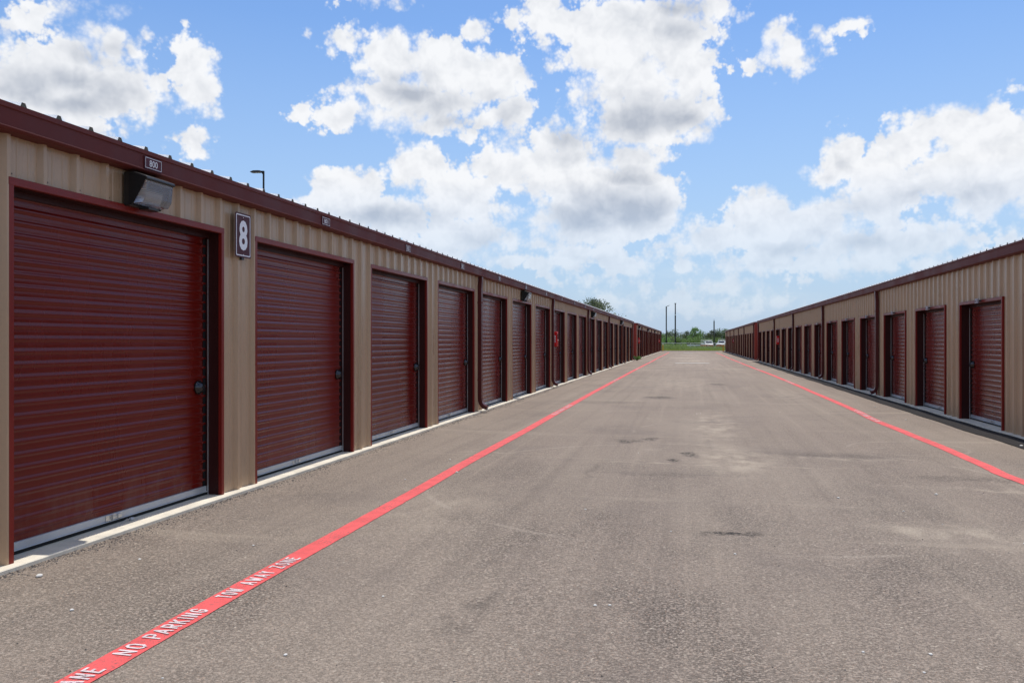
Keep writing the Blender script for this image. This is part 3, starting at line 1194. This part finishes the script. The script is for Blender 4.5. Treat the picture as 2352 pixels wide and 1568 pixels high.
building('storage_building', 1, XL, 3.75, 62.7, LD, LW, LH, [7.25 + 9.144 * i + 9.144 for i in range(6)] + [62.25], 4.47, 9.14,
         'tan corrugated storage building with maroon roll-up doors, nearest on the left under the big 8', 66, 'left')
building('storage_building', -1, XR, 10.9, 62.9, RD, RW, RH, [23.37 + 9.144 * i for i in range(4)] + [62.45], 14.33, 9.14,
         'tan corrugated storage building with maroon roll-up doors, nearest on the right', 66, 'right')
building('storage_building', 1, XL, 67.2, 123.6, L2, LW, LH, [74.1 + 9.144 * i for i in range(6)] + [123.3], 68.3, 9.14,
         'far left storage building beyond the gap, its red end wall facing the gap', 60, 'left')
building('storage_building', -1, XR, 66.6, 121.8, R2, RW, RH, [67.0, 78.9, 88.05, 97.2, 106.3, 115.5], 66.8, 9.14,
         'far right storage building beyond the gap, ending beside a yellow bollard', 60, 'right')


# ------------------------------------------------------------------ signs and plates
def plate(name, loc, s, w, h, t, words, label, cat, group=None, tw=None, th=None, bold=0.0, rad=0.0, border=0.006, inset=0.008):
    """flat plate in the y-z plane facing s; loc is its centre on the outer face"""
    root = empty(name, loc, label, cat, group)
    mb = MB()

    def rr(hw, hh, r, n=4):
        pts = []
        for cx, cz, a0 in ((hw - r, hh - r, 0), (-hw + r, hh - r, 90), (-hw + r, -hh + r, 180), (hw - r, -hh + r, 270)):
            for i in range(n + 1):
                a = R(a0 + 90 * i / n)
                pts.append((cx + r * math.cos(a), cz + r * math.sin(a)))
        return pts
    out = rr(w / 2, h / 2, max(rad, .002))
    n = len(out)
    mb.v = [(0, y, z) for y, z in out] + [(-s * t, y, z) for y, z in out]
    mb.f = [tuple(range(n)), tuple(range(n, 2 * n))] + [(i, (i + 1) % n, n + (i + 1) % n, n + i) for i in range(n)]
    mb.build('panel', M['signm'], root)
    a = rr(w / 2 - inset, h / 2 - inset, max(rad * .7, .0015))
    b = rr(w / 2 - inset - border, h / 2 - inset - border, max(rad * .5, .001))
    mb = MB()
    mb.v = [(s * .0015, y, z) for y, z in a] + [(s * .0015, y, z) for y, z in b]
    mb.f = [(i, (i + 1) % n, n + (i + 1) % n, n + i) for i in range(n)]
    mb.build('border', M['white'], root, fix=False)
    me = text_mesh(words, tw, th, lambda u, v: (s * .0018, s * u, v), 'number', M['white'], bold)
    link('number', me, root)
    return root


r8 = plate('building_number_sign', (XL + .062, 7.245, 2.44), 1, .285, .425, .003, "8",
           'tall maroon sign with a big white 8 beside the second left door', 'sign', None, .150, .290, 0.030, .02, .010, .014)
mb = MB()
for z in (-.185, .172):
    mb.lathe([(0, .004), (.003, .004)], (.0005, 0, z), 'x', 8)
mb.build('screw', M['white'], r8)
mb = MB()
mb.box(-.032, -.0035, -.02, .02, -.235, .2)
mb.build('mounting_post', M['bronze'], r8)
ORD = ['first', 'second', 'third', 'fourth', 'fifth', 'sixth', 'seventh', 'eighth', 'ninth', 'tenth', 'eleventh', 'twelfth', 'thirteenth', 'fourteenth',
       'fifteenth', 'sixteenth', 'seventeenth', 'eighteenth', 'nineteenth']
OFF = {0: 1.32, 1: 1.44, 2: 1.26}
for k, d in enumerate(LD):
    num = str(800 + k)
    lab = ('small maroon plate reading %s on the left gutter' % num) if k < 3 else \
        'small maroon number plate on the gutter over the %s left door' % ORD[k]
    plate('unit_number_plate', (XL + .128, d + OFF.get(k, 1.25), EAVE - .088), 1, .215, .098, .008, num, lab, 'number plate',
          'unit number plates on the left gutter', .100, .050, 0.0, .004, .0035, .008)
for j, d in enumerate(RD[1:]):
    lab = 'small dark plate reading 715 above the nearest right door' if j == 0 else \
        'small dark number plate on the door frame top of the %s right door' % ORD[j]
    q = plate('unit_number_plate', (XR - .092, d + RW * .47, RH - .012), -1, .20, .085, .004, str(715 - j), lab, 'number plate',
              'unit number plates above the right doors', .095, .050, 0.02, .004, .0045, .007)
    mb = MB()
    mb.box(.0045, .052, -.06, .06, -.01, .01)
    mb.build('bracket', M['bronze'], q)


# ------------------------------------------------------------------ wall lamps
def wall_lamp(loc, label):
    root = empty('wall_lamp', loc, label, 'wall lamp', 'black wall lamps above the left doors')
    return root


_lamp = None


def make_lamp_meshes():
    w = .19
    out = []
    mb = MB()
    prof = [(0, -.005), (0, .262), (.012, .275), (.100, .275), (.232, .232), (.240, .218), (.236, .204), (.140, .204), (.062, .045), (.062, -.005)]
    mb.prism(prof, -w, w)
    out.append(('housing', mb.mesh('housing', M['bronze'], bevel=0.004)))
    for a, b in ((-w - .0015, -w + .010), (w - .010, w + .0015)):
        mb = MB()
        mb.prism([(.05, .0), (.05, .25), (.10, .270), (.228, .226), (.190, .155), (.085, .0)], a, b)
        out.append(('side_cheek', mb.mesh('side_cheek', M['black'], bevel=0.002)))
    mb = MB()
    mb.prism([(.084, .012), (.178, .015), (.212, .060), (.228, .203), (.150, .203)], -w + .014, w - .014)
    out.append(('lens', mb.mesh('lens', M['lens'], bevel=0.006)))
    mb = MB()
    mb.poly([(.090, -w + .04, .03), (.090, w - .09, .03), (.125, w - .09, .13), (.125, -w + .04, .13)])
    out.append(('reflector', mb.mesh('reflector', paint('lamp_reflector', (0.62, 0.58, 0.52), 0.35, .05, .5, .3), fix=False)))
    mb = MB()
    mb.box(.06, .16, -.07, .07, -.022, -.006)
    out.append(('bottom_tray', mb.mesh('bottom_tray', M['bronze'], bevel=0.002)))
    return out


LM = make_lamp_meshes()
lampY = [(5.74, 'black wall lamp with ribbed glass under the plate reading 800'),
         (20.97, 'second black wall lamp along the left building, over the sixth door'),
         (36.2, 'third black wall lamp along the left building, below the round tree'),
         (51.4, 'fourth black wall lamp along the left building, before the gap'),
         (69.5, 'first black wall lamp on the far left building, beyond the gap'),
         (84.7, 'second black wall lamp on the far left building'),
         (100.0, 'third black wall lamp on the far left building'),
         (121.9, 'last black wall lamp, at the far corner of the far left building')]
for i, (y, lab) in enumerate(lampY):
    root = wall_lamp((XL + .031, y, 2.466), lab)
    root.scale = (.86, .93, .93)
    for nm, me in LM:
        if i > 3 and nm in ('bottom_tray', 'reflector'):
            continue
        link(nm, me, root)


# ------------------------------------------------------------------ extinguisher cabinets
def cabinet(y, s, X, label, words=True):
    root = empty('extinguisher_cabinet', (X, y, 1.26), label, 'extinguisher cabinet', 'red extinguisher cabinets on the walls')
    mb = MB()
    mb.box(0.031 * s, s * .165, 0, .26, 0, .47)
    mb.build('cabinet_box', M['fire'], root, bevel=0.008)
    mb = MB()
    mb.box(s * .1655, s * .172, .02, .24, .03, .44)
    mb.build('cabinet_door', M['fire'], root, bevel=0.002)
    mb = MB()
    mb.box(s * .1722, s * .176, .05, .21, .24, .40)
    mb.build('window', M['glassd'], root)
    mb = MB()
    mb.lathe([(0, .012), (.02, .012)], (s * .172, .225, .2), 'x', 8, sx=s)
    mb.build('latch', M['steel'], root)
    if words:
        # lettering on the cheek that faces down the lane towards the viewer
        me = text_mesh("FIRE", .22, .055, lambda u, v: ((s * .10 + v * s), -.0015, .235 - u), 'lettering', M['white'], 0.02)
        link('lettering', me, root)
    return root


cabinet(25.72, 1, XL, 'red extinguisher cabinet half hidden by a downspout on the near left building')
cabinet(69.2, 1, XL, 'red extinguisher cabinet on the far left building just past the gap')
cabinet(114.2, 1, XL, 'red extinguisher cabinet near the far end of the far left building')
cabinet(48.05 + .25, -1, XR, 'red extinguisher cabinet on the near right building')
cabinet(97.6, -1, XR, 'red extinguisher cabinet on the far right building')

# dropped cable seal on the slab
cs = empty('cable_seal', (-4.345, 5.72, 0.0), 'small grey cable seal lying on the slab before the first left door', 'cable seal')
mb = MB()
mb.box(-.012, .012, .05, .085, .001, .022)
mb.build('lock_body', M['alu'], cs, bevel=0.003)
mb = MB()
mb.tube([(-.004, .05, .012), (-.006, .02, .020), (-.004, -.02, .010), (.002, -.05, .005)], .003, 6)
mb.build('cable', M['steel'], cs)


# ------------------------------------------------------------------ bollards
for (x, y, lab) in ((-4.05, 126.2, 'yellow bollard at the far corner of the left row'), (4.62, 123.4, 'yellow bollard at the far corner of the right row')):
    root = empty('bollard', (x, y, H(x, y)), lab, 'bollard', 'yellow bollards at the row ends')
    mb = MB()
    mb.lathe([(0, .085), (.98, .085)], (0, 0, 0), 'z', 16)
    mb.build('post', M['yellow'], root, smooth=True)
    mb = MB()
    mb.lathe([(.981, .086), (1.02, .075), (1.05, .045), (1.06, .01)], (0, 0, 0), 'z', 16)
    mb.build('cap', M['whitep'], root, smooth=True)


# ------------------------------------------------------------------ lamp posts and poles
def lamp_post(loc, h, r, rz, head_w, label, tilt=0.0):
    root = empty('lamp_post', loc, label, 'lamp post', None, rz)
    mb = MB()
    mb.tube([(0, 0, 0), (0, 0, h)], [r, r * .92], square=(r, r))
    mb.build('pole', M['black'], root)
    mb = MB()
    mb.prism([(.0, h - .22), (.0, h + .01), (.16, h + .005 + tilt * .16), (.16, h - .03 + tilt * .16), (.07, h - .14)], -r * .6, r * .6)
    mb.build('bracket', M['black'], root)
    mb = MB()
    L = head_w
    z = h - .015
    t = tilt
    prof = [(.12, z + .02 + t * .12), (.25, z + .035 + t * .25), (L * .75, z + .03 + t * L * .75), (L, z - .03 + t * L), (L, z - .05 + t * L), (L * .85, z - .075 + t * L * .85), (.2, z - .07 + t * .2), (.12, z - .03 + t * .12)]
    mb.prism(prof, -.13, .13)
    head = mb.build('lamp_head', M['bronze'], root, bevel=0.008)
    mb = MB()
    for a in (.30, .50):
        mb.box(L * a, L * (a + .14), -.09, .09, z - .0785 + t * L * a, z - .076 + t * L * a)
    mb.build('led_panel', M['lens'], head)
    mb = MB()
    mb.lathe([(0, r * 1.9), (.05, r * 1.9), (.08, r * 1.3)], (0, 0, 0), 'z', 12)
    mb.build('base', M['black'], root)
    return root


def world_at(px, py_z, z=None):
    return None


c_, s_ = math.cos(YAW), math.sin(YAW)


def at(xoff, depth):
    """ground point given sideways tangent from the view axis and depth"""
    xc = xoff * depth
    return xc * c_ - depth * s_, xc * s_ + depth * c_


x, y = at((605.6 - 1176) / 1898, 42)
lamp_post((x, y, -.05), 10.12, .040, R(180 + 12), .66, 'black lamp post with one flat head rising behind the left building', 0.0)
x, y = at((1530.3 - 1176) / 1898, 180)
lamp_post((x, y, -.16), 9.2, .11, R(12), .75, 'dark lamp post with short tilted arm, left of the taller bare pole', .42)
x, y = at((1551 - 1176) / 1898, 152.5)
root = empty('utility_pole', (x, y, -.16), 'tallest bare pole with a flat cap and pale joint behind the fence', 'pole')
mb = MB()
mb.tube([(0, 0, 0), (0, 0, 6.4)], [.13, .12], 12)
mb.build('pole', M['wood'], root, smooth=True)
mb = MB()
mb.tube([(0, 0, 6.56), (0, 0, 8.55)], [.10, .09], 12)
mb.build('upper_pole', M['wood'], root, smooth=True)
mb = MB()
mb.lathe([(6.40, .12), (6.56, .12)], (0, 0, 0), 'z', 12)
mb.build('joint_collar', M['whitep'], root)
mb = MB()
mb.lathe([(8.55, .21), (8.60, .21), (8.66, .10)], (0, 0, 0), 'z', 12)
mb.build('cap', M['wood'], root)
x, y = at((1551 - 1176) / 1898 + .004, 150.2)
root = empty('white_marker', (x, y - .6, -.16), 'small white marker post in tall grass at the foot of the tallest pole', 'marker post')
mb = MB()
mb.lathe([(0, .07), (.75, .06), (.8, .02)], (0, 0, 0), 'z', 10)
mb.build('post', M['whitep'], root)
mb = MB()
mb.box(-.16, .16, -.05, .05, .3, .46)
mb.build('sign_board', M['whitep'], root)
x, y = at((1640 - 1176) / 1898, 190)
root = empty('utility_pole', (x, y, -.16), 'shorter dark pole behind the fence near the white truck', 'pole')
mb = MB()
mb.tube([(0, 0, 0), (0, 0, 6.3)], [.15, .13], 12)
mb.build('pole', M['wood'], root, smooth=True)
mb = MB()
mb.tube([(0, 0, 6.3), (0, 0, 6.75)], [.04, .03], 8)
mb.build('finial', M['wood'], root)

# ------------------------------------------------------------------ chain-link fence
root = empty('chain_link_fence', (0, 150, -.16), 'grey chain-link fence crossing the tall grass behind the lane', 'fence')
FX0, FX1, FH = -30, 30, 1.30
for i in range(21):
    mb = MB()
    mb.tube([(0, 0, 0), (0, 0, FH + .04)], .035, 8)
    mb.build('post', M['steel'], root, loc=(FX0 + i * 3.0, 0, 0))
mb = MB()
mb.tube([(FX0, 0, FH), (FX1, 0, FH)], .030, 8)
mb.build('top_rail', M['steel'], root)
mb = MB()
n = int((FX1 - FX0) / .11)
for i in range(n):
    xx = FX0 + i * .11
    for sg in (1, -1):
        xa, xb = (xx, xx + FH * .9) if sg > 0 else (xx + FH * .9, xx)
        t = .0035
        mb.poly([(xa - t, .0, .03), (xa + t, .0, .03), (xb + t, .0, FH), (xb - t, .0, FH)])
        mb.poly([(xa, -t, .03), (xa, t, .03), (xb, t, FH), (xb, -t, FH)])
mb.build('wire_mesh', M['steel'], root, fix=False)


# ------------------------------------------------------------------ vegetation
def blades(n, x0, x1, y0, y1, h0, h1, w, zf, seed, dens=None):
    rd = random.Random(seed)
    mb = MB()
    for i in range(n):
        x, y = rd.uniform(x0, x1), rd.uniform(y0, y1)
        if dens and rd.random() > dens(x, y):
            continue
        h = rd.uniform(h0, h1) * (0.75 + 0.5 * (noise.noise(Vector((x * .35, y * .35, 0))) + .5))
        a = rd.uniform(0, math.pi)
        dx, dy = math.cos(a) * w, math.sin(a) * w
        bx, by = rd.uniform(-.3, .3) * h, rd.uniform(-.3, .3) * h
        z = zf
        if h0 > .4 and x > -.8:
            h *= .62
        mb.poly([(x - dx, y - dy, z), (x + dx, y + dy, z), (x + bx * .5 + dx * .7, y + by * .5 + dy * .7, z + h * .65),
                 (x + bx, y + by, z + h)])
    return mb


mb = blades(11000, -26, 28, 139.5, 178, .55, 1.25, .05, -.17, 3)
mb2 = blades(9000, -9, 11, 139.5, 168, .5, 1.15, .045, -.17, 8)
k = len(mb.v)
mb.v += mb2.v
mb.f += [tuple(i + k for i in f) for f in mb2.f]
o = mb.build('tall_grass', M['grassb'], fix=False)
tag(o, 'tall uncut grass around the fence', 'grass', kind='stuff')
mb = blades(16000, -16, 18, 133.4, 140, .14, .42, .03, -.17, 4)
o = mb.build('mown_grass', M['grassm'], fix=False)
tag(o, 'short bright grass along the end of the asphalt', 'grass', kind='stuff')


def leaf_cloud(mb, c, rad, n, size, rd, squash=.8, updown=0.0):
    for i in range(n):
        # points biased to the shell
        v = Vector((rd.gauss(0, 1), rd.gauss(0, 1), rd.gauss(0, 1))).normalized()
        r = rd.random() ** .45
        p = Vector(c) + Vector((v.x * rad * r, v.y * rad * r, v.z * rad * r * squash))
        a = Vector((rd.gauss(0, 1), rd.gauss(0, 1), rd.gauss(0, .8) + updown)).normalized()
        b = a.cross(Vector((rd.gauss(0, 1), rd.gauss(0, 1), rd.gauss(0, 1)))).normalized()
        s1, s2 = size * rd.uniform(.6, 1.3), size * rd.uniform(.35, .7)
        mb.poly([p - a * s1, p + b * s2, p + a * s1, p - b * s2])


def tree_meshes(seed, h, w, n_clumps, leaves, size, mat, trunk_h=.3, upright=0.0):
    rd = random.Random(seed)
    tb = MB()
    cb = MB()
    th = h * trunk_h
    tb.tube([(0, 0, 0), (rd.uniform(-.1, .1) * w * .2, 0, th * .5), (rd.uniform(-.1, .1) * w * .3, 0, th)], [h * .045, h * .036, h * .03], 8)
    lo = h * .20
    for i in range(n_clumps):
        a = rd.uniform(0, 2 * math.pi)
        t = rd.random()
        zz = lo + (h - lo) * t
        prof = math.sin(math.pi * min(1, (0.18 + t * .80))) ** .7
        rr = w / 2 * prof * rd.uniform(.25, 1.0)
        c = (math.cos(a) * rr, math.sin(a) * rr, min(zz, h * .93))
        cr = w * rd.uniform(.11, .22)
        tb.tube([(0, 0, th * rd.uniform(.6, 1)), (c[0] * .5, c[1] * .5, (th + c[2]) / 2 - .04 * h), c], [h * .016, h * .010, h * .004], 5)
        leaf_cloud(cb, c, cr, leaves, size, rd, .8, upright)
    return tb.mesh('trunk', M['bark'], smooth='all'), cb.mesh('crown', mat, fix=False)


def place_tree(name, meshes, loc, label, cat, group, scale=1.0, rz=0.0):
    root = empty(name, loc, label, cat, group, rz)
    root.scale = (scale, scale, scale)
    link('trunk', meshes[0], root)
    link('crown', meshes[1], root)
    return root


TV = [tree_meshes(11, 5.6, 6.5, 34, 46, .20, M['leafd']), tree_meshes(12, 5.2, 6.0, 30, 46, .20, M['leaf']),
      tree_meshes(13, 4.6, 7.5, 32, 46, .20, M['leafd'], .22), tree_meshes(14, 6.0, 6.0, 34, 46, .20, M['leaf'], .25)]
BV = [tree_meshes(21, 2.6, 5.5, 22, 46, .17, M['leaf'], .1), tree_meshes(22, 2.2, 5.0, 20, 46, .17, M['leafd'], .1)]
GT = 'trees along the far field edge'
# (pixel column, depth, variant, scale, label)
far_trees = [
    (1524, 290, 1, .82, 'light green tree just past the far left building corner'),
    (1538, 300, 0, .86, 'dark tree behind the lamp post with the tilted arm'),
    (1549, 285, 2, 1.05, 'round grey-green tree between the lamp post and the tallest pole'),
    (1543, 270, 1, .62, 'small bright green tree in front of the round grey-green one'),
    (1567, 305, 2, .92, 'low dark tree just right of the tallest pole'),
    (1583, 300, 0, .92, 'dark bushy tree in the middle of the tree line, left of the tallest crown'),
    (1597, 290, 3, 1.02, 'tallest bright green tree at the middle of the tree line'),
    (1612, 300, 2, .98, 'dark tree with a ragged top behind the left white truck'),
    (1624, 310, 0, .82, 'dark olive tree above the white truck'),
    (1634, 300, 1, .80, 'green tree left of the shorter dark pole'),
    (1641, 290, 0, .95, 'dark tree behind the shorter dark pole'),
    (1650, 300, 2, .92, 'tree right of the shorter dark pole with thin top twigs'),
    (1660, 290, 0, 1.02, 'dark green tree beside the far right building corner'),
    (1672, 290, 3, .9, 'tree partly hidden behind the far right building'),
    (1510, 300, 2, .95, 'tree mostly hidden behind the far left building'),
]
for i, (px, dep, v, sc, lab) in enumerate(far_trees):
    x, y = at((px - 1176) / 1898, dep)
    place_tree('field_tree', TV[v], (x, y, -.3), lab, 'tree', GT, sc * 1.06, i * 1.3)
bush = [(1528, 240, 0, 'bright shrub at the left end of the fence view'), (1541, 245, 1, 'grey shrub under the lamp post with the tilted arm'),
        (1558, 240, 0, 'shrub right of the foot of the tallest pole'), (1574, 250, 1, 'olive shrub left of the tallest bright tree'),
        (1590, 235, 0, 'wide pale shrub in front of the tallest bright tree'), (1604, 240, 0, 'shrub left of the left white truck'),
        (1628, 250, 1, 'shrub right behind the left white truck'), (1645, 240, 0, 'bright shrub between the two white trucks'),
        (1658, 250, 1, 'shrub behind the right white truck')]
for i, (px, dep, v, lab) in enumerate(bush):
    x, y = at((px - 1176) / 1898, dep)
    place_tree('shrub', BV[v], (x, y, -.2), lab, 'shrub', 'shrubs before the tree line', 1.0, i * 2.1)

rd = random.Random(31)
mb = MB()
for i in range(380):
    px = rd.uniform(-260, 320)
    yy = rd.uniform(330, 380)
    leaf_cloud(mb, (px, yy, rd.uniform(.5, 3.4)), rd.uniform(2, 3.2), 26, .42, rd, .7)
o = mb.build('distant_wood', M['leafd'], fix=False)
tag(o, 'far low wood closing the field', 'wood', kind='stuff')

# tree behind the left building
tm = tree_meshes(41, 8.4, 8.2, 78, 70, .15, M['leafd'], .3, 1.2)
x, y = at((1358 - 1176) / 1898, 82)
place_tree('roadside_tree', tm, (x, y, -.2), 'round spiky-topped tree showing above the left roof line', 'tree', None, .675)

# weed in the gap
rd = random.Random(51)
mb = MB()
for i in range(60):
    a = rd.uniform(0, 2 * math.pi)
    L = rd.uniform(.15, .42)
    dx, dy = math.cos(a), math.sin(a)
    z1 = L * rd.uniform(.5, 1)
    mb.poly([(-dy * .012, dx * .012, 0), (dy * .012, -dx * .012, 0), (dx * L * .5 + dy * .018, dy * L * .5 - dx * .018, z1), (dx * L, dy * L, z1 * .8)])
o = mb.build('weed', M['leaf'], loc=(-4.0, 63.5, -.04), fix=False)
tag(o, 'small green weed at the foot of the last left downspout by the gap', 'weed')


# ------------------------------------------------------------------ vehicles beyond the fence
def wheel(parent, x, y, r):
    mb = MB()
    mb.lathe([(-.1, r * .6), (-.1, r * .95), (-.07, r), (.07, r), (.1, r * .95), (.1, r * .6)], (x, y, r), 'x', 18)
    t = mb.build('wheel', M['tyre'], parent, smooth=True)
    mb = MB()
    mb.lathe([(-.105, r * .2), (-.102, r * .58), (.102, r * .58), (.105, r * .2)], (x, y, r), 'x', 14)
    mb.build('rim', M['whitep'], t)


def work_truck(loc, rz, label, scale=1.0):
    root = empty('work_truck', loc, label, 'truck', 'white work trucks beyond the fence', rz)
    root.scale = (scale,) * 3
    mb = MB()  # cab: profile in y-z extruded along x
    i = 0
    prof = [(-2.5, .5), (-2.55, 1.0), (-2.45, 1.15), (-1.55, 1.25), (-1.05, 1.85), (.25, 1.88), (.40, 1.2), (.40, .5)]
    n = len(prof)
    mb.v = [(-.95, a, b) for a, b in prof] + [(.95, a, b) for a, b in prof]
    mb.f = [tuple(range(n)), tuple(range(n, 2 * n))] + [(k, (k + 1) % n, n + (k + 1) % n, n + k) for k in range(n)]
    mb.build('cab', M['whitep'], root, bevel=0.05)
    mb = MB()
    mb.poly([(-.80, -1.52, 1.32), (.80, -1.52, 1.32), (.72, -1.12, 1.79), (-.72, -1.12, 1.79)])
    mb.build('windscreen', M['glassd'], root, fix=False)
    for sx in (-1, 1):
        mb = MB()
        mb.poly([(sx * .957, -1.2, 1.30), (sx * .957, .15, 1.30), (sx * .957, .05, 1.75), (sx * .957, -1.0, 1.75)])
        mb.build('side_window', M['glassd'], root, fix=False)
    mb = MB()
    mb.box(-.98, .98, .5, 3.2, .75, 1.30)
    mb.build('service_body', M['whitep'], root, bevel=0.03)
    mb = MB()
    mb.box(-.85, .85, -2.62, -2.50, .42, .66)
    mb.build('bumper', M['black'], root, bevel=0.02)
    mb = MB()
    mb.box(-.55, .55, -2.565, -2.54, .72, .98)
    mb.build('grille', M['black'], root)
    for sx in (-1, 1):
        mb = MB()
        mb.box(sx * .80 - .12, sx * .80 + .12, -2.57, -2.53, .78, .96)
        mb.build('headlight', M['steel'], root)
    mb = MB()
    for sx in (-.88, .88):
        for yy in (-1.0, .5, 1.8, 3.1):
            mb.tube([(sx, yy, 1.3), (sx, yy, 2.15)], .03, 6)
        mb.tube([(sx, -1.2, 2.15), (sx, 3.2, 2.15)], .03, 6)
    for yy in (-1.0, .5, 1.8, 3.1):
        mb.tube([(-.88, yy, 2.15), (.88, yy, 2.15)], .03, 6)
    mb.build('ladder_rack', M['whitep'], root)
    for sx in (-.82, .82):
        for yy in (-1.75, 2.1):
            wheel(root, sx, yy, .38)
    return root


x, y = at((1625 - 1176) / 1898, 172)
work_truck((x, y, -.1), R(12), 'white work truck with a ladder rack behind the fence, left of the shorter pole', .84)
x, y = at((1662 - 1176) / 1898, 178)
work_truck((x, y, -.1), R(-25), 'white work truck half hidden by the far right building corner', .9)
# flat trailer
x, y = at((1594 - 1176) / 1898, 176)
root = empty('flat_trailer', (x, y, -.16), 'low white flat trailer in the grass left of the white truck', 'trailer', None, R(8))
mb = MB()
mb.box(-2.6, 2.6, -1.0, 1.0, .62, .80)
mb.build('deck', M['alu'], root, bevel=0.02)
for yy in (-.92, .92):
    mb = MB()
    mb.box(-2.6, 2.6, yy - .03, yy + .03, .805, .93)
    mb.build('side_rail', M['alu'], root)
for xx in (-.5, .5):
    for yy in (-.9, .9):
        wheel(root, xx, yy, .32)


def barrier(loc, rz, label):
    root = empty('barricade', loc, label, 'barricade', 'orange barricades in the grass', rz)
    for sx in (-.6, .6):
        mb = MB()
        mb.tube([(sx, -.3, 0), (sx, 0, 1.05), (sx, .3, 0)], .03, 6)
        mb.build('leg', M['rust'], root)
    for z in (.35, .72):
        mb = MB()
        mb.box(-.75, .75, -.03, .03, z, z + .22)
        mb.build('board', M['orange'], root, bevel=.01)


for (px, dep, rz, lab) in ((1617, 158, .2, 'orange barricade in the grass at the left foot of the white truck'),
                           (1630, 155, -.1, 'orange barricade in the grass below the white truck'),
                           (1653, 150.9, .3, 'orange barricade left of the right yellow bollard'),
                           (1661, 151.6, -.3, 'rusty orange barricade just behind the right yellow bollard')):
    x, y = at((px - 1176) / 1898, dep)
    barrier((x, y, -.16), rz + YAW, lab)


# ------------------------------------------------------------------ pebbles and crumbs
def pebble_mesh(seed):
    rd = random.Random(seed)
    bm = bmesh.new()
    bmesh.ops.create_icosphere(bm, subdivisions=2, radius=1)
    for v in bm.verts:
        v.co *= 1 + .25 * noise.noise(v.co * 1.3 + Vector((seed, 0, 0)))
        v.co.z *= .55
    me = bpy.data.meshes.new('pebble')
    bm.to_mesh(me)
    bm.free()
    me.materials.append(M['pebble'])
    me.polygons.foreach_set('use_smooth', [True] * len(me.polygons))
    return me


pm = [pebble_mesh(i) for i in range(3)]
spots = [(-3.94, 4.38, .020), (-3.62, 4.9, .010), (-1.86, 3.57, .010), (-2.97, 8.36, .010), (-2.56, 8.92, .016), (-.52, 4.6, .010), (-.44, 4.62, .009), (.3, 5.9, .010),
         (1.35, 8.2, .014), (2.3, 8.6, .016), (-3.3, 3.9, .012), (-3.7, 3.6, .009), (4.45, 12.6, .024), (3.9, 16.5, .016), (4.0, 19.6, .018), (.1, 3.2, .010), (1.1, 4.2, .010),
         (2.1, 5.2, .012), (-.9, 7.2, .010)]
rd = random.Random(9)
for i in range(26):
    spots.append((rd.uniform(-3.9, 4.2), 3.2 + rd.random() ** 1.6 * 16, rd.uniform(.006, .011)))
for i, (x, y, r) in enumerate(spots):
    o = link('pebble', pm[i % 3], None, (x, y, H(x, y) + r * .35))
    o.scale = (r, r * rd.uniform(.8, 1.3), r)
    o.rotation_euler[2] = rd.uniform(0, 6)
    tag(o, 'small pale pebble lying on the grey asphalt', 'pebble', 'pale pebbles scattered on the asphalt')

mb = MB()
rd = random.Random(10)


def crumb(x, y, r):
    z = H(x, y)
    i = len(mb.v)
    for dx, dy, dz in ((1, 0, 0), (0, 1, 0), (-1, 0, 0), (0, -1, 0), (0, 0, 1)):
        mb.v.append((x + dx * r * rd.uniform(.6, 1.3), y + dy * r * rd.uniform(.6, 1.3), z - .001 + dz * r * rd.uniform(.5, 1)))
    for a, b in ((0, 1), (1, 2), (2, 3), (3, 0)):
        mb.f.append((i + a, i + b, i + 4))


for i in range(5200):
    y = 3.6 + rd.random() ** 1.5 * 26
    x = XL + .115 + abs(rd.gauss(0, .07)) * (1.5 if noise.noise(Vector((y * .8, 0, 4))) > 0 else .7)
    crumb(x, y, rd.uniform(.003, .009))
for i in range(700):
    crumb(rd.uniform(-4.0, 4.6), 3 + rd.random() ** 1.5 * 22, rd.uniform(.003, .008))
o = mb.build('asphalt_crumbs', M['crumb'], fix=False)
tag(o, 'dark loose asphalt crumbs along the slab edge', 'gravel', kind='stuff')
